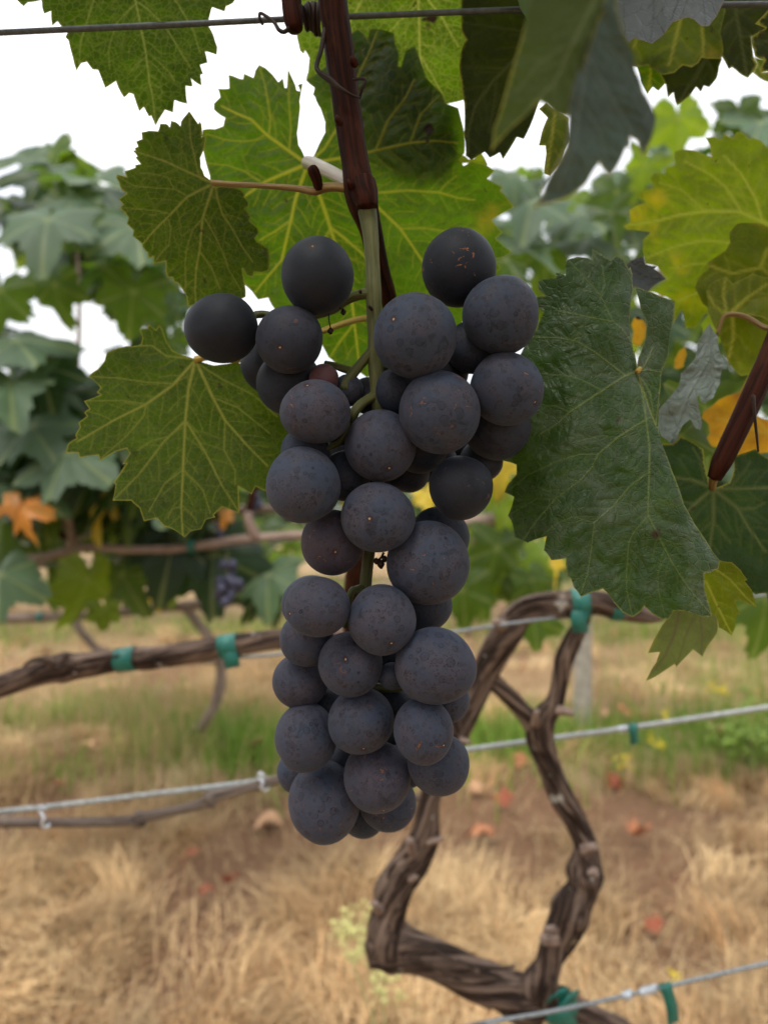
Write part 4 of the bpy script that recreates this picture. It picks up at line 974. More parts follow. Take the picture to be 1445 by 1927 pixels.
HM = {
    'back_dark': leaf_material('leaf_backlit_dark', (0.012, 0.023, 0.003), (0.064, 0.122, 0.002), (0.20, 0.23, 0.04), tmix=.68, rough=.6, spec=.12, net=.42, spots=.35),
    'back_olive': leaf_material('leaf_backlit_olive', (0.014, 0.023, 0.004), (0.064, 0.108, 0.002), (0.19, 0.18, 0.03), tmix=.66, rough=.55, spec=.15, net=.30, spots=.75),
    'back_bright': leaf_material('leaf_backlit_bright', (0.026, 0.048, 0.006), (0.092, 0.195, 0.002), (0.34, 0.33, 0.02), tmix=.62, rough=.5, spec=.2, net=.14, spots=.6, yellow=.03, netscale=330),
    'under_grey': leaf_material('leaf_underside', (0.022, 0.036, 0.009), (0.064, 0.112, 0.003), (0.20, 0.20, 0.035), tmix=.55, rough=.6, spec=.15, net=.22, spots=.2),
    'upper': leaf_material('leaf_upper_side', (0.013, 0.033, 0.006), (0.05, 0.105, 0.004), (0.11, 0.15, 0.035), tmix=.22, rough=.42, spec=.24, net=.12, spots=.6, dust=.22, bumpk=1.0, yellow=.06, ycol=(0.11, 0.16, 0.015), edge=(0.18, 0.20, 0.035), vs_=.75),
    'under_pale': leaf_material('leaf_pale_underside', (0.105, 0.125, 0.045), (0.15, 0.19, 0.025), (0.10, 0.085, 0.04), tmix=.4, rough=.6, spec=.15, net=.2, spots=.3),
    'lime': leaf_material('leaf_lime', (0.060, 0.085, 0.003), (0.235, 0.33, 0.002), (0.30, 0.33, 0.03), tmix=.55, rough=.5, spec=.2, net=.12, yellow=.22, ycol=(0.50, 0.42, 0.01), spots=.45, netscale=300),
    'lime_dark': leaf_material('leaf_lime_dark', (0.032, 0.046, 0.004), (0.115, 0.15, 0.004), (0.26, 0.25, 0.03), tmix=.5, rough=.5, spec=.15, net=.1, yellow=.16, ycol=(0.30, 0.23, 0.02), spots=.3, netscale=300),
    'lime_mid': leaf_material('leaf_lime_mid', (0.075, 0.095, 0.004), (0.19, 0.24, 0.004), (0.33, 0.32, 0.04), tmix=.5, rough=.5, spec=.15, net=.1, yellow=.22, ycol=(0.38, 0.29, 0.02), spots=.3, netscale=300),
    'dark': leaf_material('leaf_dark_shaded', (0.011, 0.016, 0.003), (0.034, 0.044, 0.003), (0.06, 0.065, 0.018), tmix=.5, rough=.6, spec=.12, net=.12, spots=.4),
    'deep': leaf_material('leaf_deep_green', (0.010, 0.024, 0.008), (0.035, 0.075, 0.006), (0.085, 0.10, 0.03), tmix=.35, rough=.55, spec=.18, net=.1, spots=.2),
    'grey': leaf_material('leaf_grey_wrinkled', (0.046, 0.052, 0.054), (0.025, 0.03, 0.02), (0.03, 0.034, 0.034), tmix=.12, rough=.5, spec=.25, net=.3, spots=.0, bumpk=1.0, edge=(0.10, 0.055, 0.04), netscale=300),
    'crinkled': leaf_material('leaf_silver_crinkled', (0.13, 0.16, 0.145), (0.07, 0.10, 0.04), (0.10, 0.12, 0.10), tmix=.15, rough=.48, spec=.4, net=.3, bumpk=1.0, edge=(0.15, 0.17, 0.13), netscale=300),
    'orange': leaf_material('leaf_orange', (0.36, 0.17, 0.010), (0.62, 0.32, 0.012), (0.45, 0.30, 0.04), tmix=.55, rough=.55, spec=.2, net=.1, yellow=.3, ycol=(0.28, 0.07, 0.015), spots=.3),
    'fore_upper': leaf_material('leaf_near_bluish', (0.026, 0.046, 0.030), (0.02, 0.045, 0.006), (0.06, 0.08, 0.06), tmix=.15, rough=.45, spec=.35, net=.1),
    'fore_under': leaf_material('leaf_near_green', (0.030, 0.045, 0.007), (0.070, 0.105, 0.004), (0.11, 0.13, 0.05), tmix=.45, rough=.55, spec=.2, net=.1),
}

# ---- near shoot: the red-brown cane the bunch hangs from
ns = empty('grapevine_shoot', P(866, 1400, .462))
tag(ns, 'near vine shoot with red-brown cane and large backlit leaves, carrying the dark bunch', 'vine shoot')
ptube('cane', [(610, -160, .185, 28), (626, 0, .185, 28), (640, 110, .184, 28), (655, 220, .183, 27), (668, 310, .182, 27), (680, 372, .182, 31), (697, 430, .186, 22), (713, 500, .192, 19), (731, 560, .200, 15), (740, 640, .21, 14), (735, 760, .235, 14), (712, 900, .27, 15), (684, 1020, .31, 15), (666, 1090, .34, 17), (665, 1200, .38, 14), (740, 1330, .43, 11), (866, 1400, .466, 10)], M['cane_red'], ns, nseg=32, n=240, bark=.05, seed=80, knots=((.30, .10, .012),))
ptube('node', [(547, -30, .187, 20), (549, 10, .187, 19), (553, 38, .187, 19), (556, 56, .187, 15)], M['cane_red'], ns, nseg=20, n=20, bark=.08, seed=81)
ptube('tendril', [(612, 55, .183, 5), (604, 95, .181, 4.5), (596, 122, .180, 4.5), (600, 135, .179, 4.5), (620, 150, .178, 6), (640, 166, .177, 4), (664, 180, .1775, 2.5), (678, 184, .180, 2.2)], M['tendril'], ns, nseg=10, n=60)
ptube('tendril', [(664, 150, .1785, 2.5), (680, 148, .178, 3), (688, 152, .178, 3), (682, 166, .1785, 3), (677, 184, .180, 2.4)], M['tendril'], ns, nseg=10, n=40)
ptube('tendril', [(495, 47, .190, 2.5), (489, 34, .189, 3), (490, 25, .189, 3), (502, 31, .189, 3.2), (516, 42, .188, 3.4), (525, 56, .187, 4), (535, 60, .187, 4), (546, 52, .186, 4)], M['tendril'], ns, nseg=10, n=50)
for k, (x, y, a) in enumerate(((576, 34, 6), (588, 32, 2), (597, 36, -8))):
    coil('tendril', x, y, .193, 19 + 3 * k, 1.6, 12, 4 + a, .00055, M['tendril'], None, parent=ns)

def petiole(leaf, pts, mat, **kw):
    return ptube('petiole', pts, mat, leaf, nseg=16, n=40, **kw)

C1 = lambda p: crop(0, 0, 3.284, p)
L1 = C1([(148, 40), (175, 15), (258, 0), (262, 40), (275, 85), (318, 68), (325, 160), (358, 132), (385, 165), (420, 200), (405, 228), (425, 250), (450, 350), (475, 440), (505, 390), (538, 382), (575, 430), (607, 432), (652, 545), (718, 502), (768, 603), (800, 575), (825, 582), (862, 690), (890, 662), (922, 722), (935, 715), (962, 780), (985, 735), (1022, 678), (1072, 695), (1080, 618), (1160, 642), (1150, 530), (1192, 535), (1182, 485), (1248, 530), (1240, 462), (1258, 458), (1238, 402), (1285, 388), (1270, 318), (1340, 340), (1345, 288), (1325, 230), (1285, 155), (1312, 45), (1390, 72), (1398, 40), (1440, 20), (1500, -60), (1440, -200), (1250, -330), (1000, -380), (850, -280), (700, -390), (350, -300), (120, -130), (90, -20)])
V1 = [(C1([(838, -280), (838, 0), (865, 130), (900, 310), (925, 500), (945, 600), (962, 770)]), 1.0), (C1([(840, 20), (780, 80), (725, 140), (690, 240), (672, 310), (680, 430)]), .6), (C1([(850, 10), (920, 60), (990, 130), (1060, 220), (1100, 290), (1180, 420)]), .6),
      (C1([(905, 350), (840, 400), (800, 460)]), .45), (C1([(920, 330), (1000, 400), (1050, 450), (1080, 500)]), .45), (C1([(925, 505), (885, 525), (865, 560)]), .35), (C1([(930, 505), (990, 545), (1015, 580)]), .35),
      (C1([(838, -260), (600, -60), (540, 130), (500, 260), (490, 420)]), .7), (C1([(845, -260), (1100, 20), (1200, 200), (1240, 330)]), .7)]
l1 = hero_leaf('leaf', L1, V1, .205, HM['back_dark'], ns, step=2.5, vein_w=.6, tilt=(.05, -.1), cup=.10, seed=11, label='backlit green leaf at top left, pointing down past the wire')
petiole(l1, [(256, -85, .206, 6), (330, -130, .2, 6), (450, -120, .192, 7), (549, -20, .188, 8)], M['petiole_brown'])

C2 = lambda p: crop(210, 200, 4.516, p)
L2 = C2([(855, 640), (790, 590), (760, 520), (755, 440), (790, 350), (805, 270), (795, 240), (768, 262), (765, 150), (752, 128), (738, 150), (700, 95), (660, 42), (620, 90), (592, 130), (588, 170), (550, 135), (508, 122), (497, 180), (470, 150), (415, 148), (397, 212), (320, 207), (255, 220), (262, 278), (210, 300), (228, 340), (200, 355), (205, 375), (180, 375), (222, 425), (205, 435), (250, 490), (202, 500), (205, 520), (115, 552), (130, 600), (50, 578), (40, 605), (65, 650), (85, 705), (130, 740), (60, 792), (100, 835), (72, 862), (110, 900), (145, 945), (132, 1000), (190, 1055), (182, 1105), (262, 1170), (268, 1205), (310, 1250), (315, 1295), (358, 1278), (360, 1338), (462, 1315), (462, 1400), (475, 1455), (520, 1455), (535, 1500), (560, 1500), (610, 1560), (640, 1620), (650, 1700), (720, 1690), (850, 1760), (1000, 1700), (1140, 1620), (1130, 1500), (1115, 1380), (1150, 1440), (1200, 1455), (1215, 1410), (1280, 1415), (1340, 1395), (1335, 1210), (1300, 1190), (1240, 1150), (1220, 1120), (1255, 1080), (1240, 1030), (1175, 970), (1185, 940), (1135, 870), (1170, 850), (1165, 810), (1130, 770), (1140, 750), (1100, 710), (1040, 690), (930, 680), (880, 690)])
V2_ = [(C2([(858, 655), (740, 600), (590, 530), (440, 460), (350, 432), (210, 385)]), .85), (C2([(750, 600), (730, 540), (700, 400), (670, 270), (660, 60)]), .7), (C2([(860, 660), (750, 715), (650, 765), (570, 845), (500, 920), (350, 1070), (260, 1180)]), 1.0),
       (C2([(650, 765), (540, 705), (320, 690), (200, 680), (60, 600)]), .5), (C2([(500, 915), (400, 890), (270, 875), (80, 862)]), .45), (C2([(485, 965), (505, 1040), (490, 1180), (430, 1240), (370, 1320)]), .5), (C2([(865, 670), (820, 810), (775, 950), (750, 1220), (720, 1380), (710, 1560), (720, 1680)]), 1.0),
       (C2([(775, 950), (690, 1050), (640, 1200), (625, 1350), (630, 1560)]), .5), (C2([(795, 955), (880, 1100), (960, 1280), (1000, 1400), (1100, 1560)]), .55), (C2([(755, 1240), (850, 1370), (920, 1550)]), .5), (C2([(885, 690), (900, 790), (950, 930), (1040, 1060), (1100, 1180), (1200, 1320)]), .7),
       (C2([(590, 530), (595, 380), (600, 280)]), .3), (C2([(540, 705), (470, 600), (340, 575), (240, 570)]), .35), (C2([(940, 920), (1010, 930), (1110, 960)]), .35)]
l2 = hero_leaf('leaf', L2, V2_, .188, HM['back_olive'], ns, step=2.5, vein_w=.65, tilt=(-.12, .10), cup=.09, waves=4, seed=12, label='olive backlit leaf on a long brown stalk, left of the cane', centre=(400, 345),
               extra=lambda x, y: 8 * np.exp(-((y - (2.2 * (400 - x) * 0 + 560)) / 90) ** 2) - 10 * np.exp(-((x - 240) / 35) ** 2))
petiole(l2, [(399, 344, .188, 5.5), (440, 347, .187, 5), (500, 350, .185, 5), (560, 355, .184, 6), (592, 360, .183, 8), (606, 354, .183, 9), (630, 352, .182, 8), (662, 356, .182, 9)], M['petiole_brown'])
ptube('bud_stub', [(600, 356, .1825, 8), (596, 338, .181, 10), (590, 322, .180, 11), (587, 316, .180, 9)], M['cane_red'], ns, nseg=16, n=20, bark=.08, seed=83)

# big leaf behind the bunch
C3 = lambda p: crop(370, 110, 4.25, p)
L3 = C3([(868, 800), (815, 690), (805, 600), (820, 480), (830, 390), (825, 345), (850, 200), (810, 210), (830, 262), (800, 255), (790, 210), (730, 80), (722, 235), (705, 235), (690, 155), (655, 190), (610, 130), (550, 75), (500, 50), (470, 95), (455, 155), (378, 120), (372, 165), (340, 160), (255, 130), (262, 240), (170, 240), (190, 310), (140, 360), (140, 410), (230, 475), (215, 540), (150, 565), (50, 570)]) \
    + [(380, 262), (395, 330), (400, 400), (430, 450), (452, 500), (461, 536), (474, 548), (486, 564), (505, 560), (520, 585), (548, 590), (570, 620), (600, 640), (618, 672), (640, 690), (665, 692), (690, 710), (740, 702), (800, 672), (860, 622), (900, 565), (931, 515), (942, 505), (930, 488), (946, 485), (963, 475), (932, 448), (946, 438), (925, 414), (946, 402), (967, 390), (941, 359), (946, 352), (916, 336), (930, 321), (907, 308), (886, 304), (872, 312), (864, 300), (874, 288), (872, 242), (862, 203), (838, 194), (830, 174), (801, 145), (780, 87), (763, 97), (755, 126), (749, 126), (751, 104), (743, 82), (741, 63), (702, 54), (695, 56), (692, 73), (685, 63), (673, 54), (656, 65), (640, 92), (618, 122), (596, 138), (577, 148), (580, 156), (592, 165), (589, 178), (593, 183), (603, 204), (612, 230), (612, 249), (600, 272), (588, 298)]
V3_ = [(C3([(870, 835), (740, 740), (560, 610), (440, 490), (300, 430), (200, 380)]), .9), (C3([(560, 605), (480, 650), (380, 665), (230, 650), (70, 600)]), .45), (C3([(740, 735), (755, 560), (740, 360), (735, 100)]), .5), (C3([(580, 600), (590, 480), (570, 340), (545, 200), (500, 60)]), .5),
       (C3([(870, 850), (700, 920), (540, 990), (400, 1090), (250, 1200)]), 1.0), (C3([(510, 985), (380, 900), (250, 855), (100, 840)]), .45), ([(577, 316), (566, 345), (556, 375), (547, 417), (537, 460), (530, 490), (500, 525), (480, 550)], 1.0), ([(545, 417), (515, 437), (488, 452)], .6),
       ([(583, 316), (601, 367), (612, 398), (622, 430), (645, 500), (663, 573), (667, 610), (672, 650), (675, 677)], 1.15), ([(622, 430), (613, 445), (608, 460)], .6), ([(666, 609), (638, 645), (618, 677)], .6), ([(624, 429), (653, 452), (678, 474), (700, 500)], .75),
       ([(588, 312), (650, 345), (708, 387), (753, 430), (772, 457), (794, 490), (830, 560)], .9), ([(753, 430), (800, 429), (843, 436), (900, 446)], .5), ([(650, 342), (710, 363), (766, 358), (826, 362), (860, 372), (892, 376)], .65), ([(826, 362), (840, 345), (860, 330)], .4),
       ([(588, 306), (644, 297), (691, 287), (772, 269), (820, 265), (862, 269)], .8), ([(707, 282), (729, 228), (763, 184), (780, 150)], .6), ([(772, 267), (792, 215), (826, 180)], .55), ([(585, 302), (610, 280), (635, 240), (660, 170), (690, 110), (710, 60)], .7)]
l3 = hero_leaf('leaf', L3, V3_, .212, HM['back_bright'], ns, tilt=(.03, -.03), cup=.05, waves=4, seed=13, step=2.9, quilt=4.0, centre=(579, 308), vein_w=.9, label='large backlit green leaf with yellow veins behind the grapes')
petiole(l3, [(579, 306, .211, 12), (592, 310, .205, 13), (615, 320, .195, 12), (640, 333, .188, 12), (664, 346, .184, 14)], M['petiole_pale'], bark=.03)

# leaf behind it that throws its upper lobe into shade
L6 = [(664, 80), (690, 78), (705, 70), (735, 78), (740, 110), (752, 140), (775, 105), (790, 150), (822, 180), (850, 210), (862, 260), (858, 300), (840, 318), (826, 352), (812, 330), (790, 352), (772, 326), (752, 345), (738, 318), (700, 312), (668, 280), (640, 180), (600, 160), (590, 146), (640, 110)]
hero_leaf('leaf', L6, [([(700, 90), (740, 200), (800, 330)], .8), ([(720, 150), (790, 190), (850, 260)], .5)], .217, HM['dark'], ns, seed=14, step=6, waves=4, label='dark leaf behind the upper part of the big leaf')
L7 = [(553, -60), (558, 63), (565, 96), (572, 102), (574, 95), (582, 109), (580, 135), (576, 152), (640, 200), (760, 212), (832, 190), (836, 196), (873, 188), (868, 120), (880, 40), (885, -60), (860, -120), (790, -95), (700, -140), (600, -120)]
V7 = [([(788, -90), (787, 0), (790, 102), (800, 180)], 1.0), ([(787, 8), (755, 36), (735, 58)], .6), ([(790, -60), (806, 0), (830, 31), (862, 87)], .8), ([(791, 104), (812, 140), (831, 174)], .6), ([(780, -80), (700, -30), (681, 0), (656, 46), (620, 110)], .8), ([(681, 0), (665, 16), (650, 16)], .3), ([(791, 85), (815, 86), (822, 98)], .35)]
l7 = hero_leaf('leaf', L7, V7, .222, leaf_material('leaf_backlit_vivid', (0.022, 0.040, 0.003), (0.13, 0.235, 0.003), (0.36, 0.38, 0.06), tmix=.68, spec=.12, net=.42, spots=.2), ns, seed=15, step=2.6, vein_w=.65, waves=3, label='vivid green backlit leaf crossing the wire at top centre')
petiole(l7, [(788, -92, .222, 6), (740, -130, .21, 6), (660, -120, .19, 7), (616, -90, .186, 8)], M['petiole_brown'])
C8 = lambda p: crop(850, 0, 3.6125, p)
L8 = [(872, -50), (868, 60), (876, 75), (865, 111), (867, 150), (873, 194), (873, 250), (876, 293), (886, 301), (900, 292), (912, 286), (921, 297), (940, 287), (946, 300), (972, 258), (985, 262), (1012, 195), (1040, 120), (1060, 0), (1050, -60), (960, -90)]
V8 = [(C8([(700, -100), (475, 210), (300, 185), (50, 150)]), .5), (C8([(700, 60), (420, 410), (280, 550), (160, 720), (110, 900), (110, 1040)]), .9), (C8([(370, 470), (270, 460), (90, 455)]), .4), (C8([(300, 540), (290, 700), (250, 900)]), .4)]
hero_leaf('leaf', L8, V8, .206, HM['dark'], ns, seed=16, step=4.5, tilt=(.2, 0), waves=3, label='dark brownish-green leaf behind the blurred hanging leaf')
L8b = C8([(590, 740), (640, 700), (720, 760), (790, 800), (800, 950), (740, 1100), (665, 1195), (625, 1180), (640, 1050), (635, 990), (590, 990), (610, 900), (650, 800)])
hero_leaf('leaf', L8b, [([(1045, 205), (1038, 260), (1028, 325)], .7)], .15, HM['lime_dark'], ns, seed=17, step=5, label='narrow bright green leaf edge beside the blurred hanging leaf')
hero_leaf('leaf', crop(680, 260, 4.66, [(795, 95), (820, 130), (860, 155), (900, 150), (940, 185), (985, 180), (1045, 125), (1075, 165), (1110, 235), (1060, 250), (985, 250), (960, 215), (890, 220), (850, 280), (838, 250), (860, 205), (820, 170)]), [([(870, 292), (900, 300), (915, 296)], .5)], .228, HM['lime'], ns, seed=18, step=4, label='torn pale lime leaf scrap above the large leaf')

C4 = lambda p: crop(120, 600, 3.36, p)
L4 = C4([(820, 250), (760, 235), (690, 200), (650, 140), (620, 60), (605, 38), (585, 70), (540, 30), (530, 60), (480, 65), (500, 120), (490, 160), (460, 170), (400, 172), (330, 190), (275, 215), (260, 265), (215, 320), (160, 362), (235, 435), (210, 465), (235, 480), (130, 520), (165, 570), (130, 590), (150, 615), (95, 655), (105, 685), (75, 735), (85, 755), (30, 790), (15, 850), (60, 845), (95, 850), (100, 880), (220, 862), (230, 900), (330, 840), (400, 820), (420, 850), (370, 920), (400, 915), (350, 990), (315, 1035), (330, 1045), (310, 1150), (430, 1150), (480, 1195), (510, 1280), (590, 1262), (635, 1310), (680, 1325), (765, 1382), (800, 1345), (870, 1330), (900, 1270), (960, 1255), (950, 1240), (1000, 1190), (1110, 1230), (1105, 1060), (1190, 1110), (1215, 1060), (1280, 1090), (1400, 1000), (1450, 850), (1430, 700), (1370, 610), (1250, 480), (1180, 400), (1150, 300), (1100, 275), (950, 295), (880, 275)])
V4_ = [(C4([(830, 265), (690, 420), (520, 540), (320, 640), (90, 775)]), 1.0), (C4([(690, 410), (520, 400), (350, 375), (180, 365)]), .5), (C4([(520, 540), (360, 515), (140, 520)]), .45), (C4([(520, 545), (510, 610), (400, 740), (240, 880)]), .5), (C4([(830, 270), (790, 440), (770, 640), (755, 960), (745, 1200), (755, 1370)]), 1.15),
       (C4([(770, 645), (640, 770), (480, 980), (310, 1150)]), .7), (C4([(780, 655), (900, 850), (1000, 1050), (1100, 1210)]), .7), (C4([(755, 955), (640, 1040), (540, 1220)]), .5), (C4([(760, 955), (880, 1080), (930, 1230)]), .5), (C4([(840, 275), (940, 490), (1020, 640), (1160, 800), (1290, 930)]), 1.0), (C4([(940, 495), (1100, 560), (1200, 640), (1300, 720)]), .5),
       (C4([(1020, 650), (1015, 830), (1085, 960), (1085, 1050)]), .5), (C4([(860, 290), (1000, 380), (1200, 480), (1350, 620)]), .5), (C4([(830, 255), (650, 235), (560, 170), (480, 170)]), .6), (C4([(745, 1190), (690, 1200), (660, 1260)]), .35), (C4([(748, 1180), (810, 1230), (840, 1290)]), .35), (C4([(660, 745), (560, 770), (470, 830)]), .4)]
l4 = hero_leaf('leaf', L4, V4_, .196, HM['under_grey'], ns, step=2.5, vein_w=.7, tilt=(.10, -.05), cup=.06, waves=4, seed=19, centre=(368, 678), label='broad green leaf at left with pale veins and pointed lower tip',
               extra=lambda x, y: -55 * np.clip((y - 790 - .08 * (x - 300)) / 190, 0, 1.2) ** 1.6 - 6 * np.exp(-((x - 250) / 20) ** 2) * (y > 850))
petiole(l4, [(369, 677, .196, 7), (395, 672, .195, 6), (455, 676, .196, 5.5), (560, 640, .2, 5.5), (680, 600, .204, 6), (738, 610, .207, 7)], M['petiole_yellow'])

# blurred leaf close to the lens
L9a = C8([(530, -80), (480, 230), (400, 500), (330, 750), (285, 870), (265, 1030), (330, 950), (450, 830), (590, 690), (640, 715), (700, 775), (780, 800), (840, 640), (910, 400), (985, 170), (1070, 0), (1080, -80)])
fold9 = lambda x, y: np.abs((x - 1136) - (y) * (-.37)) * .55
l9 = hero_leaf('leaf', L9a, [(C8([(1000, -60), (820, 300), (700, 560), (500, 760)]), .9), (C8([(830, 280), (600, 420), (440, 620)]), .5)], .086, HM['fore_under'], ns, seed=20, step=6, waves=8, extra=lambda x, y: fold9(x, y) + 6, label='large blurred folded leaf hanging close to the lens, top right of centre')
L9b = C8([(1035, 0), (950, 170), (870, 400), (800, 640), (790, 800), (770, 1000), (690, 1150), (620, 1300), (540, 1430), (600, 1405), (760, 1360), (860, 1300), (905, 1260), (925, 1230), (1000, 1110), (1035, 1165), (1070, 1205), (1100, 1170), (1180, 1010), (1210, 1000), (1212, 930), (1260, 960), (1300, 1075), (1340, 980), (1390, 800), (1300, 620), (1250, 480), (1180, 260), (1120, 50), (1115, -80), (1045, -80)])
hero_leaf('folded_half', L9b, [(C8([(1000, -60), (900, 500), (820, 1000), (700, 1300)]), .8), (C8([(930, 400), (1100, 700), (1280, 1000)]), .6), (C8([(960, 250), (1150, 400), (1340, 760)]), .5), (C8([(880, 700), (1000, 900), (1060, 1150)]), .5)], .086, HM['fore_upper'], l9, seed=21, step=6, waves=6, quilt=4, extra=fold9, label='bluish upper side of the folded blurred leaf')

for k, (x, y) in enumerate(((661, 352), (668, 120), (640, 232))):
    ptube('bud', [(x, y, .178, 7), (x - 4, y - 7, .1765, 6), (x - 6, y - 14, .1765, 2.5)], M['cane_red'], ns, nseg=12, n=12, bark=.15, seed=130 + k)

# ---- second near shoot, at right
rs_ = empty('grapevine_shoot', P(1342, 905, .19))
tag(rs_, 'right-hand vine shoot with dark red cane, big dusty green leaf and yellowing leaves', 'vine shoot')
ptube('cane', [(2000, -700, .23, 16), (1760, -120, .21, 17), (1560, 380, .20, 19), (1470, 615, .195, 20), (1420, 735, .192, 21), (1375, 832, .19, 20), (1352, 880, .19, 18), (1343, 900, .19, 13)], M['cane_red'], rs_, nseg=28, n=60, bark=.03, seed=90)
ptube('tendril', [(1416, 744, .186, 4), (1419, 780, .186, 3), (1423, 820, .187, 2.5), (1426, 850, .188, 2)], M['tendril'], rs_, nseg=8, n=16)
A5 = lambda p: crop(940, 460, 4.13, p); B5 = lambda p: crop(940, 800, 2.89, p)
L5 = A5([(297, 290), (330, 272), (440, 262), (438, 220), (470, 225), (512, 245), (508, 170), (525, 120), (600, 98), (680, 105), (722, 125), (715, 30), (780, 70), (860, 125), (905, 80), (960, 115), (1000, 190), (1015, 175), (1030, 230), (1035, 340), (1010, 560), (1015, 700), (1040, 820), (1065, 960), (1085, 1060), (1130, 1180), (1170, 1300), (1220, 1420)]) \
    + B5([(860, 0), (900, 150), (940, 260), (1000, 430), (1060, 540), (1140, 660), (1195, 735), (1190, 780), (1150, 800), (1110, 805), (1115, 900), (1135, 970), (1155, 1040), (1100, 1045), (1000, 1010), (945, 1010), (920, 1055), (880, 1055), (820, 1020), (785, 985), (770, 1010), (720, 1045), (670, 1020), (620, 965), (560, 890), (500, 910), (440, 935), (400, 880), (385, 835), (365, 825), (360, 725), (280, 735), (240, 680), (255, 605), (150, 640), (80, 610), (62, 520), (45, 490), (78, 390), (25, 365), (45, 320), (90, 270), (90, 215), (20, 195)]) \
    + [(958, 800), (975, 720), (978, 668), (990, 640), (1008, 622), (1022, 588), (1008, 572), (1005, 558), (1026, 557), (1013, 545)]
V5 = [(A5([(1070, 985), (975, 1022), (795, 1138), (540, 1305), (450, 1390), (300, 1480)]), 1.0), (A5([(975, 1022), (870, 940), (740, 840), (600, 755), (470, 730), (250, 720)]), .7), (A5([(1060, 900), (1010, 740), (950, 660), (880, 600), (710, 570), (580, 540), (430, 515)]), .7), (A5([(795, 1138), (630, 1050), (515, 1022), (330, 1010)]), .55), (A5([(540, 1305), (440, 1262), (320, 1250)]), .45),
      (A5([(880, 600), (840, 520), (780, 400), (680, 280), (540, 130)]), .5), (A5([(780, 385), (820, 330), (800, 180), (720, 60)]), .35), (A5([(1070, 1010), (1110, 1150), (1135, 1350)]) + B5([(815, 130), (812, 260), (808, 400), (805, 490), (860, 600), (930, 740), (1020, 880), (1150, 1035)]), 1.1),
      (B5([(815, -40), (740, 5), (640, 70), (535, 160), (500, 230), (440, 300), (300, 400), (190, 530), (130, 620)]), .8), (B5([(535, 160), (440, 160), (300, 200), (150, 270), (50, 350)]), .5), (B5([(808, 260), (710, 330), (620, 440), (515, 530), (500, 650), (480, 800), (440, 920)]), .7), (B5([(805, 495), (730, 580), (700, 640), (690, 780), (690, 900), (720, 1040)]), .65),
      (B5([(860, 610), (960, 650), (1060, 640)]), .3), (B5([(900, 720), (860, 800), (860, 900), (900, 1050)]), .4), (B5([(640, 70), (560, 60), (420, 90)]), .35), (B5([(300, 400), (200, 400), (60, 480)]), .35), (B5([(515, 535), (400, 500), (300, 540), (230, 600)]), .4)]
def ext5(x, y):
    e = np.interp(y, [470, 560, 640, 700, 800, 890, 990, 1060, 1170], [1192, 1189, 1188, 1198, 1236, 1264, 1308, 1352, 1345])   # right-hand rolled edge
    roll = 26 * np.exp(-np.clip(e - x, 0, 400) / 22.0)
    return roll + 14 * np.exp(-((x - (1180 + (y - 700) * .22)) / 40) ** 2) * 0 - 9 * np.sin((y - 860) / 70.0) * np.clip((x - 960) / 300, 0, 1) + 75 * np.clip((1075 - x) / 110, 0, 1) ** 1.4
l5 = hero_leaf('leaf', L5, V5, .180, HM['upper'], rs_, step=2.4, vein_w=.55, tilt=(-.05, -.09), cup=.03, waves=7, quilt=4.2, ak=.14, seed=22, extra=ext5, spacing=24, reach=60, label='large dusty dark green leaf right of the bunch, folded along its right edge')
F5 = A5([(1043, 322), (1140, 360), (1240, 400), (1350, 440), (1358, 465), (1340, 600), (1310, 860), (1255, 1000), (1250, 1100), (1215, 1420), (1170, 1300), (1130, 1180), (1085, 1060), (1065, 985), (1075, 880), (1130, 720), (1140, 620), (1090, 480)])
hero_leaf('folded_lobe', F5, [(A5([(1070, 985), (1110, 965), (1160, 880), (1190, 800)]), .9), (A5([(1070, 985), (1150, 975), (1245, 995)]), .8), (A5([(1075, 1020), (1130, 1090), (1170, 1170), (1195, 1330)]), .8)], .182, HM['upper'], l5, step=2.6, vein_w=.6, waves=5, quilt=3, seed=23,
          extra=lambda x, y: 16 + 26 * np.clip((x - 1200) / 60, 0, 1), reach=30, spacing=40, label='narrow folded-back lobe of the big leaf')
U1 = B5([(1195, 735), (1260, 745), (1310, 790), (1345, 840), (1330, 850), (1370, 900), (1395, 990), (1300, 950), (1280, 960), (1310, 1030), (1285, 1030), (1280, 1100), (1260, 1145), (1190, 1100), (1180, 1050), (1130, 1020), (1095, 900), (1090, 800), (1170, 770)])
hero_leaf('curled_lobe', U1, [(B5([(1150, 770), (1250, 840), (1330, 930), (1390, 985)]), .6), (B5([(1120, 850), (1170, 960), (1220, 1060), (1260, 1140)]), .7)], .184, HM['lime_mid'], l5, step=2.6, vein_w=.7, waves=5, seed=24, tilt=(.4, .2), extra=lambda x, y: 30 + 0 * x, reach=40, label='yellow-green curled-under lobe at the lower right of the big leaf')
U2 = B5([(955, 990), (900, 1065), (870, 1110), (805, 1240), (870, 1235), (850, 1290), (795, 1390), (850, 1365), (950, 1300), (960, 1315), (1050, 1220), (1100, 1260), (1130, 1200), (1180, 1130), (1185, 1095), (1180, 1040), (1120, 1020), (1000, 990)])
hero_leaf('curled_lobe', U2, [(B5([(980, 1000), (950, 1130), (900, 1250), (795, 1388)]), .9), (B5([(1090, 1030), (1100, 1150), (1095, 1255)]), .7), (B5([(1060, 1030), (1010, 1150), (960, 1310)]), .6)], .186, HM['under_pale'], l5, step=2.6, vein_w=.8, waves=5, seed=25, tilt=(.05, .3), extra=lambda x, y: 24 + 0 * x, reach=40, spacing=20, label='pale underside of the pointed lobe curling below the big leaf')
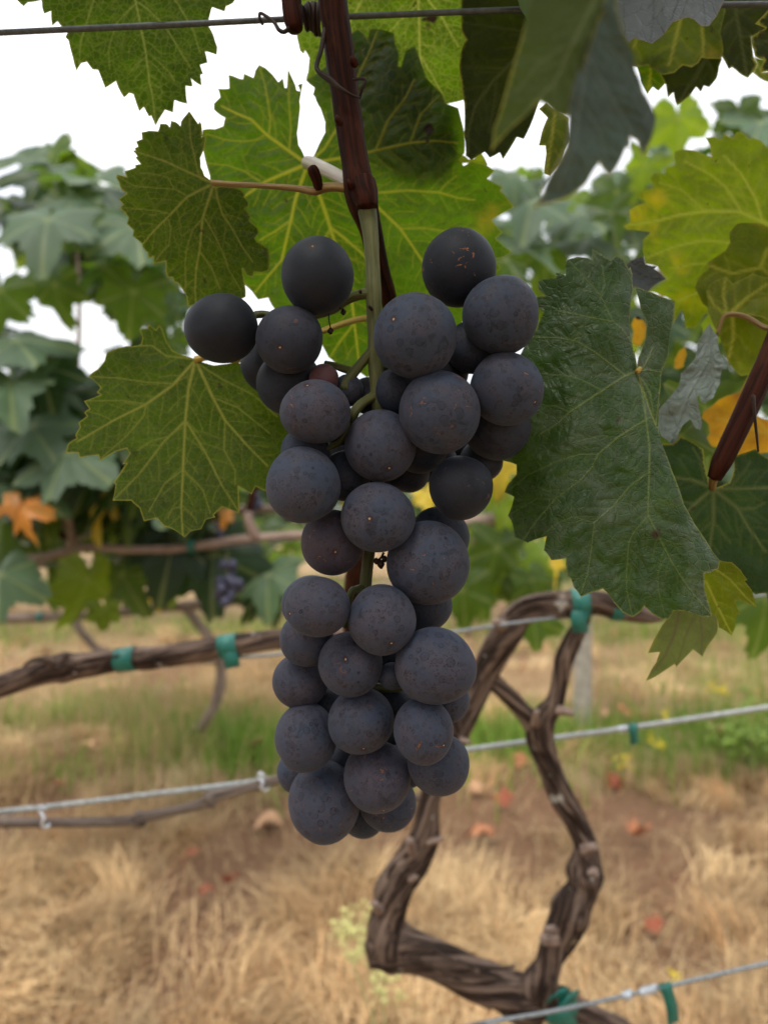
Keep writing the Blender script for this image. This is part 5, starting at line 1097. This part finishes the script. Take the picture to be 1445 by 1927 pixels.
petiole(l5, [(1199, 699, .184, 5), (1222, 660, .194, 5), (1236, 600, .210, 5), (1250, 545, .236, 5), (1330, 480, .25, 5), (1500, 420, .23, 6), (1550, 390, .202, 8)], M['petiole_yellow'])

C10 = lambda p: crop(1150, 0, 4.898, p)
L10 = C10([(20, 50), (10, 90), (40, 150), (30, 190), (90, 290), (150, 400), (215, 350), (280, 370), (370, 405), (470, 330), (560, 210), (640, 175), (710, 160), (760, 180), (830, 240), (900, 240), (960, 160), (1020, 40), (1060, -60), (1050, -160), (600, -260), (150, -140)])
hero_leaf('leaf', L10, [(C10([(600, -200), (620, 0), (560, 190)]), .7), (C10([(600, -180), (400, 20), (370, 400)]), .6), (C10([(600, -200), (850, 0), (880, 230)]), .6)], .17, HM['grey'], rs_, seed=26, step=4, waves=6, quilt=5, tilt=(0, -.9), spacing=18, reach=45, label='grey wrinkled leaf hanging over the wire at top right')
L11a = C10([(30, 300), (60, 430), (150, 600), (230, 620), (330, 600), (480, 690), (580, 670), (660, 600), (740, 620), (800, 580), (830, 530), (900, 540), (1010, 545), (1030, 470), (1000, 300), (1050, 100), (1000, -100), (600, -160), (60, -100)])
hero_leaf('leaf', L11a, [(C10([(640, 150), (580, 400), (530, 600)]), .8), (C10([(830, 250), (845, 380), (840, 520)]), .7), (C10([(250, 300), (200, 440)]), .6)], .214, HM['lime_dark'], rs_, seed=27, step=5, waves=4, label='dull green leaf below the grey wrinkled leaf, with pale lower edge')
L11b = C10([(400, 560), (450, 690), (500, 780), (520, 900), (570, 850), (580, 910), (605, 970), (720, 880), (780, 800), (820, 850), (850, 790), (900, 805), (970, 720), (990, 620), (1020, 545), (950, 480), (700, 480)])
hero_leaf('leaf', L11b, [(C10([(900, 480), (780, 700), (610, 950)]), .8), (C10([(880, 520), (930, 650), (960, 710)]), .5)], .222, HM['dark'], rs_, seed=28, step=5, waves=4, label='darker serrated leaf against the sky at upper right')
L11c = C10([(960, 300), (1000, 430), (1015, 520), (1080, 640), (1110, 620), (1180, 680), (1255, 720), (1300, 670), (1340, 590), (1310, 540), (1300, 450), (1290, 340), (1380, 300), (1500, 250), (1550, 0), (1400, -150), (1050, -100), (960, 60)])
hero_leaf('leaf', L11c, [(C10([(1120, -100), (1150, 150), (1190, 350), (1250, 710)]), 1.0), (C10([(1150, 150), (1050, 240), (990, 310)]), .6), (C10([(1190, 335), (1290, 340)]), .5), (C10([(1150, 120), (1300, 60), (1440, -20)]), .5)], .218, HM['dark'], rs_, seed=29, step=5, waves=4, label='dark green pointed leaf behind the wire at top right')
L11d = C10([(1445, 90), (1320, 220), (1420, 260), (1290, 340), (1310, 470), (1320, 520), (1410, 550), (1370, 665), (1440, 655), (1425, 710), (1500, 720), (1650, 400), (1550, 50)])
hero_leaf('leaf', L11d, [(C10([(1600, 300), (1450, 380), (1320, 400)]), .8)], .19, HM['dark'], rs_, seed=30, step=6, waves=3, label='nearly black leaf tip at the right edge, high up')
L11f = C10([(1300, 520), (1420, 545), (1380, 660), (1440, 660), (1500, 700), (1520, 760), (1430, 755), (1360, 720), (1300, 670), (1340, 590)])
hero_leaf('leaf', L11f, [(C10([(1320, 560), (1400, 680), (1440, 750)]), .5)], .24, HM['under_grey'], rs_, seed=31, step=6, label='grey-green leaf scrap below the dark tip at right edge')
L11e = C10([(225, 600), (280, 540), (350, 495), (400, 490), (440, 560), (460, 690), (500, 765), (430, 840), (380, 800), (330, 870), (270, 760)])
hero_leaf('leaf', L11e, [(C10([(400, 500), (360, 650), (340, 860)]), .6)], .216, HM['back_bright'], rs_, seed=32, step=5, label='small bright green leaf lobe beside the blurred hanging leaf')

C12 = lambda p: crop(1150, 230, 4.10, p)
L12 = C12([(725, 120), (780, 110), (850, 130), (870, 90), (940, 120), (960, 80), (1000, 70), (1060, 130), (1090, 120), (1150, 140), (1200, 190), (1320, 170), (1500, 300), (1600, 700), (1480, 1100), (1300, 1350), (900, 1450), (720, 1480), (640, 1590), (570, 1590), (545, 1450), (475, 1565), (490, 1380), (300, 1300), (430, 1210), (350, 1110), (265, 1090), (240, 990), (240, 910), (300, 850), (120, 830), (90, 800), (140, 770), (135, 680), (200, 640), (270, 620), (210, 590), (215, 540), (325, 500), (300, 430), (330, 395), (410, 400), (420, 350), (490, 330), (485, 230), (540, 210), (640, 215), (720, 250), (770, 270), (765, 200)])
V12 = [(C12([(1210, 790), (990, 690), (720, 685), (500, 720), (350, 760), (100, 800)]), 1.0), (C12([(1000, 690), (880, 500), (760, 400), (560, 300)]), .7), (C12([(1210, 790), (1160, 750), (1110, 580), (1000, 400), (870, 260)]), .9), (C12([(720, 685), (540, 520), (380, 470)]), .5), (C12([(1210, 800), (900, 930), (700, 910), (480, 960), (280, 1040)]), .7), (C12([(1200, 810), (900, 1080), (650, 1090), (450, 1130)]), .6), (C12([(1200, 820), (900, 1180), (650, 1320), (500, 1380)]), .8)]
hero_leaf('leaf', L12, V12, .226, HM['lime'], rs_, seed=33, step=4.5, waves=5, cup=.05, label='big yellow-green leaf with brown specks at the right edge')
L12b = C12([(970, 780), (910, 850), (915, 930), (880, 990), (740, 1080), (735, 1140), (680, 1190), (640, 1280), (700, 1400), (740, 1430), (820, 1620), (900, 1850), (1000, 1960), (1110, 1927), (1250, 1700), (1350, 1300), (1330, 900), (1150, 780)])
hero_leaf('leaf', L12b, [(C12([(1200, 980), (1150, 1120), (930, 1170), (740, 1100)]), .8), (C12([(1150, 1120), (1250, 1200)]), .6), (C12([(930, 1480), (940, 1650), (900, 1830)]), .9)], .216, HM['lime_mid'], rs_, seed=34, step=5, waves=5, label='olive leaf with yellow edge in front of the yellow-green leaf')
L12c = C12([(730, 1310), (750, 1260), (800, 1220), (880, 1190), (935, 1245), (1090, 1165), (1210, 1200), (1330, 1250), (1330, 1600), (1150, 1500), (930, 1480), (860, 1490), (800, 1600), (740, 1450)])
l12c = hero_leaf('leaf', L12c, [(C12([(900, 1490), (1050, 1350), (1200, 1250)]), .8), (C12([(890, 1490), (860, 1320), (880, 1200)]), .7), (C12([(880, 1490), (780, 1400), (740, 1300)]), .5)], .208, HM['lime_mid'], rs_, seed=35, step=5, waves=5, tilt=(0, -.3), label='small olive leaf with wavy edge above the orange stalk')
petiole(l12c, [(1349, 628, .206, 3), (1362, 596, .205, 4), (1385, 592, .204, 5), (1410, 600, .203, 5), (1445, 618, .2, 5), (1478, 600, .197, 6)], M['petiole_brown'])
C13 = lambda p: crop(1200, 560, 5.208, p)
L13 = C13([(700, 255), (780, 380), (800, 540), (885, 640), (870, 700), (820, 700), (800, 850), (740, 980), (650, 1040), (610, 1020), (600, 960), (580, 970), (600, 1100), (625, 1240), (610, 1300), (560, 1280), (510, 1190), (440, 1250), (390, 1350), (380, 1410), (330, 1440), (280, 1390), (230, 1360), (190, 1250), (200, 1100), (300, 990), (400, 860), (420, 740), (560, 590), (580, 450), (650, 320)])
hero_leaf('leaf', L13, [(C13([(720, 270), (700, 600), (500, 950), (320, 1420)]), .8), (C13([(690, 650), (740, 800), (650, 1020)]), .5), (C13([(560, 860), (560, 1050), (610, 1290)]), .5)], .200, HM['crinkled'], rs_, seed=36, step=3.5, waves=8, quilt=7, spacing=14, reach=34, label='silvery crinkled leaf hanging beside the big leaf')
L15 = C13([(1080, 760), (1000, 920), (870, 960), (790, 1000), (640, 1120), (620, 1180), (690, 1240), (700, 1330), (670, 1370), (720, 1460), (860, 1480), (1000, 1560), (1200, 1530), (1450, 1500), (1450, 1250), (1250, 1200), (1150, 1150), (1120, 900)])
hero_leaf('leaf', L15, [(C13([(1300, 1350), (1000, 1250), (760, 1180)]), .7), (C13([(1300, 1350), (1080, 1100), (1060, 800)]), .6)], .238, HM['orange'], rs_, seed=37, step=5, waves=8, quilt=4, label='orange and yellow autumn leaf behind the red cane')
hero_leaf('leaf', C13([(350, 690), (355, 610), (400, 520), (460, 475), (478, 560), (445, 680), (390, 705)]), [(C13([(440, 490), (400, 690)]), .5)], .26, HM['orange'], rs_, seed=38, step=5, label='small orange leaf tip left of the crinkled leaf')
hero_leaf('leaf', C13([(0, 180), (60, 230), (85, 290), (70, 400), (30, 470), (-30, 480), (-60, 430), (-50, 330), (-70, 260), (-40, 200)]), [(C13([(0, 190), (30, 320), (0, 470)]), .5)], .24, HM['orange'], rs_, seed=39, step=5, label='yellow leaf scrap seen through the fold of the big leaf')
hero_leaf('leaf', crop(1150, 230, 4.10, [(120, 1090), (180, 1050), (250, 1040), (265, 1100), (350, 1110), (330, 1130), (420, 1210), (330, 1260), (280, 1310), (200, 1290), (150, 1260)]), [(crop(1150, 230, 4.1, [(130, 1100), (250, 1180), (400, 1210)]), .6)], .214, HM['grey'], rs_, seed=40, step=4.5, waves=5, quilt=4, label='small dark grey leaf tip behind the top of the big leaf')
L14 = B5([(840, 90), (890, 100), (940, 100), (985, 62), (1050, 90), (1105, 130), (1112, 200), (1122, 255), (1140, 320), (1160, 345), (1205, 330), (1250, 310), (1270, 250), (1268, 170), (1330, 150), (1390, 130), (1420, 160), (1460, 180), (1600, 250), (1700, 500), (1650, 800), (1500, 900), (1445, 915), (1390, 922), (1330, 880), (1200, 760), (1000, 700), (900, 450), (820, 250)])
l14 = hero_leaf('leaf', L14, [(B5([(1155, 345), (1060, 430), (1000, 490), (930, 560)]), .9), (B5([(1160, 350), (1160, 520), (1140, 660)]), 1.0), (B5([(1170, 355), (1290, 450), (1345, 550), (1445, 690)]), .9), (B5([(1160, 345), (1300, 345), (1500, 340)]), .9), (B5([(1255, 335), (1330, 250), (1360, 200)]), .5), (B5([(1140, 335), (1050, 300), (950, 285)]), .9), (B5([(1155, 525), (1090, 580)]), .5), (B5([(1160, 525), (1250, 640)]), .5), (B5([(1050, 430), (990, 415)]), .5), (B5([(1290, 455), (1380, 455), (1445, 420)]), .6), (B5([(1110, 300), (1090, 200), (1050, 120)]), .5)], .198, HM['deep'], rs_, seed=41, step=4.2, waves=4, cup=.05, centre=(1340, 919), label='deep green leaf with pale star of veins below the red cane end')
petiole(l14, [(1340, 919, .197, 6), (1341, 905, .193, 8), (1345, 893, .190, 10)], M['petiole_brown'])
for a in [('dark', 1430, 1000, 150, .235, 10, 30, 0, 0), ('mid', 1280, 820, 90, .26, 10, 10, 0, 2), ('mid', 1330, 770, 110, .27, 0, 5, 0, 1), ('bright', 1440, 560, 150, .27, 0, 5, 0, 0), ('mid', 1450, 330, 170, .3, -10, 10, 0, 3)]:
    lf(rs_, a[0], a[1], a[2], a[3], a[4], a[5], a[6], a[7], a[8])

# ------------------------------------------------------------------ the bunch
DB = .166
GR = [  # x, y, rx, ry, order from the front, bloom (kept low to paint shade on upper and inner grapes), redness, russet, (where the flower scar shows)
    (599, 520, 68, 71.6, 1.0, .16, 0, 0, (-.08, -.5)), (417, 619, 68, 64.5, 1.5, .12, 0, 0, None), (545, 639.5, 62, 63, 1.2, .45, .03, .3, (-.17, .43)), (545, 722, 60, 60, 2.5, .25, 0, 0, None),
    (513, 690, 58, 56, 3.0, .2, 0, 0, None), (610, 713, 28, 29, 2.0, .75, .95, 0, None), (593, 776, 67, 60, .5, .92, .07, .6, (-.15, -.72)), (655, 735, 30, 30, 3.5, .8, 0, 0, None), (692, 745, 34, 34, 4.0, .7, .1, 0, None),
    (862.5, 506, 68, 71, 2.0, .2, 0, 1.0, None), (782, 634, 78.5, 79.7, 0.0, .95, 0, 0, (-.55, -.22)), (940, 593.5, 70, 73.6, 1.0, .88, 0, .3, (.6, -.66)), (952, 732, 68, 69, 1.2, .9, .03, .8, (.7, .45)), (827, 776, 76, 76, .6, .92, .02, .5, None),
    (888, 655, 48, 50, 3.0, .8, 0, 0, None), (936, 803, 63, 63, 2.2, .5, 0, 0, None), (866, 917, 60, 61, 2.0, .22, 0, .4, None), (905, 868, 40, 40, 3.5, .5, 0, 0, None), (790, 835, 56, 56, 3.0, .5, 0, 0, None), (745, 738, 42, 44, 3.5, .6, 0, 0, None),
    (714.7, 839.5, 68, 67.5, 1.0, .9, .06, .2, (.26, .66)), (570, 913.7, 70.5, 72.6, .4, .95, 0, 0, None), (710.5, 973.5, 68.4, 66.4, 1.2, .98, .03, 0, (-.2, .02)), (626, 1020.6, 60, 62, 1.6, .8, .22, 1.0, (.15, .25)), (575, 850, 45, 45, 2.5, .9, 0, 0, None),
    (650, 895, 48, 48, 3.5, .6, 0, 0, None), (768, 888, 40, 40, 3.6, .6, 0, 0, None), (805, 1059.5, 77, 79, 1.4, 1.0, .02, .7, None), (826, 1010, 57, 57, 2.6, .8, 0, 0, None), (800, 1140, 50, 50, 2.6, .6, 0, 0, None),
    (597.8, 1141.8, 61, 56.7, .9, .95, .05, .2, (-.8, .15)), (588, 1137, 56, 54, 3.0, .9, 0, 0, None), (577, 1203, 50, 50, 1.7, .9, .03, 0, None), (566, 1281, 53, 51, 2.2, .85, .08, 0, None), (657.7, 1250, 60.5, 60, 1.5, .95, .05, .3, (-.08, -.35)),
    (718.4, 1165, 64, 66.7, 1.3, .98, .05, 0, (.28, .56)), (818.3, 1251.9, 76.8, 71.4, 1.5, 1.0, .04, 0, None), (838, 1315, 45, 46, 2.4, .9, 0, 0, None), (738, 1272, 26, 26, 3.2, .8, 0, 0, None), (679.8, 1358, 62, 61, 1.6, .97, .03, .2, (.1, .63)),
    (577, 1388, 58.5, 64, 1.8, .95, .03, 0, (-.82, .5)), (796, 1374.3, 56, 62, 1.7, .93, .05, .7, (.63, .23)), (826, 1438, 57, 58, 2.1, .9, .02, 0, None), (710, 1462, 62.5, 66, 1.9, .92, .1, .6, (.2, .75)), (609.4, 1508.8, 66.4, 74, 2.0, .95, .05, .4, (-.5, .8)),
    (562, 1450, 40, 42, 2.8, .9, 0, 0, None), (730, 1510, 54, 52, 2.5, .75, .02, .9, None), (684, 1535, 40, 40, 3.0, .6, 0, 0, None),
    (622, 1332, 42, 42, 4.0, .5, 0, 0, None), (738, 1330, 44, 44, 3.6, .5, 0, 0, None), (722, 1240, 38, 38, 3.8, .5, 0, 0, None), (655, 1436, 40, 40, 3.8, .5, 0, 0, None), (764, 1440, 42, 42, 3.8, .5, 0, 0, None), (690, 905, 44, 44, 4.2, .5, 0, 0, None), (820, 870, 40, 40, 4.2, .5, 0, 0, None), (640, 800, 38, 38, 4.2, .5, 0, 0, None),  # grapes added behind to darken the gaps between the front ones
    (700, 905, 56, 56, 5.0, .15, 0, 0, None), (648, 850, 48, 48, 5.0, .15, 0, 0, None), (755, 880, 44, 44, 5.2, .15, 0, 0, None), (830, 700, 50, 50, 5.0, .15, 0, 0, None), (722, 1295, 50, 50, 5.0, .15, 0, 0, None), (640, 1395, 46, 46, 5.0, .15, 0, 0, None), (752, 1400, 46, 46, 5.0, .15, 0, 0, None), (690, 1240, 44, 44, 5.0, .15, 0, 0, None), (760, 1195, 42, 42, 5.0, .15, 0, 0, None), (560, 760, 40, 40, 5.0, .15, 0, 0, None), (850, 850, 46, 46, 5.0, .15, 0, 0, None), (610, 1300, 40, 40, 5.0, .15, 0, 0, None), (690, 1500, 40, 40, 5.0, .15, 0, 0, None), (790, 1310, 40, 40, 5.0, .15, 0, 0, None)]  # deeper grapes added, bloom cut low so the gaps come out black
order = sorted(range(len(GR)), key=lambda i: GR[i][4]); gz = {}
for i in order:
    x, y, rx, ry, ly = GR[i][:5]; z = ly * 30.0
    for j, zj in gz.items():
        X, Y, RX, RY = GR[j][:4]; s = .94 * ((rx + ry + RX + RY) / 2); dd = math.hypot(x - X, y - Y)
        if dd < s: z = max(z, zj + math.sqrt(s * s - dd * dd))
    gz[i] = z
STEM = [(688, 372, .1815, 15), (690, 392, .181, 18.5), (697, 440, .180, 15), (701, 500, .179, 13.5), (703, 560, .178, 15), (704, 610, .178, 13), (706, 680, .178, 13.5), (712, 750, .178, 15), (716, 810, .180, 13), (712, 900, .183, 12), (700, 1000, .184, 11), (692, 1060, .184, 11), (688, 1110, .185, 11), (690, 1200, .188, 9), (700, 1300, .189, 8), (700, 1400, .191, 7), (690, 1480, .192, 5)]
gb = empty('grape_bunch', P(690, 385, .181))
tag(gb, 'large bunch of dark blue-black grapes with dusty bloom, hanging in the centre', 'grapes')
ptube('stalk', STEM, M['stalk'], gb, nseg=28, n=220, bark=.03, seed=100, knots=((.16, .12, .012), (.27, .1, .012), (.33, .12, .012)))
def branch(pts, name='side_stalk', seed=0):
    return ptube(name, pts, M['stalk'], gb, nseg=18, n=40, bark=.05, seed=seed)
ptube('node_collar', [(682, 345, .1805, 26), (686, 366, .1795, 25), (690, 380, .1790, 22), (691, 390, .1790, 20)], M['cane_red'], ns, nseg=28, n=24, bark=.06, seed=120)
branch([(700, 552, .178, 11), (680, 554, .1785, 10), (655, 563, .180, 9), (620, 585, .182, 8), (560, 600, .184, 7), (500, 592, .184, 7), (482, 592, .182, 7)], seed=101)
branch([(704, 655, .178, 10), (685, 678, .1775, 9.5), (664, 703, .177, 10), (652, 720, .176, 9), (647, 732, .175, 8)], seed=102)
branch([(668, 700, .177, 8), (650, 695, .178, 7.5), (630, 688, .179, 6.5), (612, 683, .180, 5)], seed=103)
branch([(710, 742, .178, 11), (692, 752, .176, 9), (676, 764, .1745, 9.5), (666, 778, .174, 9), (664, 792, .175, 8)], seed=104)
branch([(708, 690, .179, 10), (760, 690, .186, 9), (820, 668, .186, 9), (855, 668, .184, 9), (880, 688, .184, 9), (900, 692, .184, 7)], seed=105)
branch([(850, 668, .184, 6), (862, 650, .182, 6.5), (876, 640, .180, 7)], seed=106)
branch([(690, 1105, .185, 8), (672, 1110, .183, 8), (660, 1118, .182, 7), (650, 1180, .184, 6)], seed=107)
branch([(690, 1290, .189, 8), (730, 1295, .186, 8), (770, 1292, .186, 7)], seed=108)
branch([(664, 790, .176, 6), (640, 830, .178, 6), (612, 846, .176, 5)], seed=109)
RACH = catmull(np.array([tuple(P(x, y, d)) for x, y, d, r in STEM]), 120)
def berry_mesh(seed):
    me = sphere_mesh('grape', 64, 40); n = len(me.vertices); co = np.empty(n * 3, np.float32); me.vertices.foreach_get('co', co); co = co.reshape(-1, 3)
    d = .034 * smooth_noise(co[:, 0] * 1.7 + co[:, 2], co[:, 1] * 1.7 - co[:, 2] * .8, seed, 2)
    d = d - .035 * np.exp(-((co[:, 2] + 1) / .018)) - .02 * np.exp(-((1 - co[:, 2]) / .03))      # dimples at the flower scar and the stalk
    me.vertices.foreach_set('co', (co * (1 + d)[:, None]).ravel().astype(np.float32)); me.update(); me.materials.append(M['grape']); return me
gms = [berry_mesh(400 + q) for q in range(5)]
rg = random.Random(5)
for i, g in enumerate(GR):
    x, y, rx, ry, ly, bloom_shade, red, sc, pit = g
    d = DB + gz[i] * DB / F; c = P(x, y, d); k = d / F
    if pit is None: pit_dir = Vector((rg.uniform(-.6, .6), rg.uniform(.2, .9), rg.uniform(-.9, .1))).normalized()
    else:
        a, b = pit; q = max(.05, 1 - a * a - b * b); pit_dir = Vector((a, -math.sqrt(q), -b)).normalized()
    rot = (-pit_dir).to_track_quat('Z', 'Y').to_matrix().to_4x4() @ Matrix.Rotation(rg.uniform(0, 6.28), 4, 'Z')
    o = bpy.data.objects.new('grape', gms[i % 5]); COL.objects.link(o); o.parent = gb
    S = Matrix.Diagonal((rx * k, (rx + ry) / 2 * k, ry * k, 1))
    o.matrix_parent_inverse = Matrix.Translation(c - gb.location) @ S @ rot
    o.color = (bloom_shade, red, sc, 1)
    if red > .5: o['label'] = 'small unripe reddish grape'
    # stalklet from the grape to the rachis
    C = np.array(tuple(c)); up = C + np.array([0, .012, .010]); n = RACH[np.argmin(((RACH - up) ** 2).sum(1))]
    r = (rx + ry) / 2 * k; dv = (Vector(tuple(n)) - c); dv = Vector((dv.x * .3, max(dv.y, .004) + .012, dv.z * .3)); dv.normalize()
    a0 = c + dv * r * .93
    V, Q, T = tube_np([a0, a0 + dv * .0022, a0 + dv * .005 + Vector((0, .002, .0005))], [.0017, .0011, .0010], nseg=10, n=10)
    me = mesh_np('pedicel', V, Q, {'tc': T}); p = bpy.data.objects.new('pedicel', me); me.materials.append(M['stalk']); COL.objects.link(p); p.parent = gb
    p.location = -gb.location

def dried(pts, r, lumps, seed):
    acc = Acc(); V, Q, T = tube_np([P(*p) for p in pts], [r] * len(pts), nseg=8, n=16); acc.add(V, Q, T)
    for (x, y, d, rr) in lumps:
        V, Q, T = tube_np([P(x, y - rr, d), P(x, y, d), P(x + 1, y + rr, d)], [rr * .4 * d / F, rr * d / F * .9, rr * .3 * d / F], nseg=10, n=10, bark=.3, seed=seed); acc.add(V, Q, T)
    link('dried_berry', acc.mesh('dried_berry'), M['tendril'], gb)
dried([(619, 588, .172), (619, 602, .172), (622, 616, .172)], .00015, [(622, 623, .172, 6)], 1)
dried([(638, 578, .174), (642, 582, .174)], .0002, [(646, 587, .174, 6)], 2)
dried([(722, 1040, .178), (718, 1048, .178), (712, 1054, .178)], .0003, [(708, 1056, .178, 6), (717, 1062, .178, 8), (724, 1052, .178, 6)], 3)
dried([(700, 583, .176), (694, 576, .175)], .0004, [(678, 549, .176, 4)], 4)

# ------------------------------------------------------------------ fallen leaves and weeds on the ground
FALL = [(165, 1422, 40, 'dryleaf_tan', 'pale tan dry leaf lying in the green grass at far left'), (473, 1437, 38, 'dryleaf_tan', 'tan dry leaf in grass just left of the bunch'), (515, 1560, 44, 'dryleaf_tan', 'tan curled leaf on bare soil left of the bunch tip'), (362, 1636, 34, 'dryleaf_red', 'small dark red-brown leaf on straw at left'),
        (395, 1708, 36, 'dryleaf_red', 'left one of two touching red-brown leaves on the straw'), (428, 1704, 34, 'dryleaf_red', 'right one of two touching red-brown leaves on the straw'), (765, 1564, 40, 'dryleaf', 'rusty leaf on soil at the lower right of the bunch'), (950, 1541, 36, 'dryleaf_red', 'brick red leaf on soil between the vine arms'),
        (918, 1598, 54, 'dryleaf', 'big rusty orange leaf on soil between the vine arms'), (1195, 1603, 44, 'dryleaf', 'rusty leaf on soil right of the vine arm'), (972, 1442, 44, 'dryleaf', 'rusty leaf behind the upright vine arm'), (1178, 1352, 36, 'dryleaf', 'rusty leaf just above the small hanging tape'),
        (1135, 1352, 30, 'dryleaf_tan', 'tan leaf beside the base of the grey post'), (1345, 1405, 40, 'dryleaf_tan', 'tan leaf in the weeds at right'), (1160, 1478, 40, 'dryleaf_red', 'dull red leaf in dry grass below the small tape'), (1228, 1775, 30, 'dryleaf_red', 'small red leaf in the straw at lower right'), (655, 1250, 30, 'dryleaf', 'rusty leaf on the far ground behind the bunch'),
        (325, 1268, 26, 'dryleaf', 'small rusty leaf on the far ground below the left cordon'), (885, 1505, 34, 'dryleaf_tan', 'tan leaf on soil beside the bunch tip'), (110, 1500, 30, 'dryleaf_red', 'dull red leaf in grass above the thin cane at far left')]
dry_mesh = [generic_leaf(300 + k, curl=c, fold=f, ripple=.16) for k, (c, f) in enumerate(((.9, .5), (-.8, .8), (1.2, -.4), (.6, 1.0)))]
for k, (x, y, w, m, lab) in enumerate(FALL):
    rr = random.Random(900 + k); me = dry_mesh[k % 4].copy(); me.materials.clear(); me.materials.append(M[m])
    o = bpy.data.objects.new('fallen_leaf', me); COL.objects.link(o); g = ground_at(x, y)
    s = w * g.y / F * 1.25
    z = float(ground_z(np.array(g.x), np.array(g.y)))
    o.location = (g.x, g.y, z + .045); o.rotation_euler = (rr.uniform(-.5, .6), rr.uniform(-.5, .5), rr.uniform(0, 6.28)); o.scale = (s, s, s)
    tag(o, lab, 'fallen leaf', 'fallen vine leaves')

def weed(px, py, stems, label, head, hm, sm, seed):
    g = ground_at(px, py); root = empty('weed', g); tag(root, label, 'weed', 'weeds on the vineyard floor'); rr = random.Random(seed)
    for (hx, hy, r) in stems:
        d = g.y + rr.uniform(-.08, .08); top = P(hx, hy, d); b = Vector((g.x + rr.uniform(-.03, .03), d, -.01))
        mid = (top + b) / 2 + Vector((rr.uniform(-.02, .02), 0, .03))
        V, Q, T = tube_np([b, mid, top], [.0014, .0012, .0008], nseg=6, n=12)
        link('stem', mesh_np('stem', V, Q, {'tc': T}), sm, root)
        acc = Acc()
        for q in range(head):
            c = top + Vector((rr.gauss(0, 1), rr.gauss(0, 1), rr.gauss(0, 1))) * (r * d / F * .5)
            e = c + Vector((rr.gauss(0, 1), rr.gauss(0, 1), rr.gauss(0, 1))).normalized() * (r * d / F * .45)
            V, Q, T = tube_np([c, (c + e) / 2 + Vector((0, 0, .001)), e], [r * d / F * .10, r * d / F * .2, r * d / F * .06], nseg=6, n=5, flat=.4); acc.add(V, Q, T)
        o = link('flower_head', acc.mesh('flower_head'), hm, root); o['kind'] = 'stuff'
M['weed_stem'] = plain('weed_stem', (0.30, 0.30, 0.12), rough=.8)
weed(712, 1960, [(655, 1735, 26), (672, 1765, 24), (690, 1720, 18), (680, 1795, 22), (712, 1852, 26), (735, 1840, 18), (722, 1888, 18), (775, 1908, 22), (640, 1760, 16), (752, 1870, 12)], 'pale yellow-green flowering weed beside the stub of the vine arm', 26, M['weed'], M['weed_stem'], 1)
weed(1350, 1400, [(1346, 1300, 16), (1362, 1298, 10)], 'tall weed with a single yellow flower at right', 16, M['flower'], M['weed_stem'], 2)
weed(1200, 1470, [(1172, 1437, 16), (1255, 1350, 14), (1226, 1392, 12), (1240, 1400, 12)], 'low weed with several yellow flowers below the middle wire', 14, M['flower'], M['weed_stem'], 3)
weed(1268, 1915, [(1270, 1836, 12)], 'thin weed with one tiny yellow flower above the bottom wire', 14, M['flower'], M['weed_stem'], 4)
M['weed_green'] = plain('weed_leaves', (0.22, 0.32, 0.05), rough=.6)
weed(1395, 1450, [(1365, 1385, 34), (1395, 1375, 34), (1420, 1395, 34), (1440, 1380, 34), (1400, 1330, 20), (1405, 1300, 16)], 'bright lime-green leafy weed at the right edge', 30, M['weed_green'], M['weed_stem'], 5)

# ------------------------------------------------------------------ unseen leaves added over and behind the camera to shade bunch and foreground
rc = random.Random(77)
for k in range(64):
    y = rc.uniform(-.42, .24); z = CAM_H + max(.20, .70 * y + .06) + rc.random() ** 1.3 * .38
    x = rc.uniform(-.62, .62)
    random.seed(5000 + k)
    put_leaf(ns, rc.choice(['dark', 'mid', 'mid', 'grey']), Vector((x, y, z)), 0, 0, rc.uniform(.12, .18), tip=rc.gauss(0, 50), tilt=rc.gauss(45, 25), turn=rc.uniform(-180, 180))
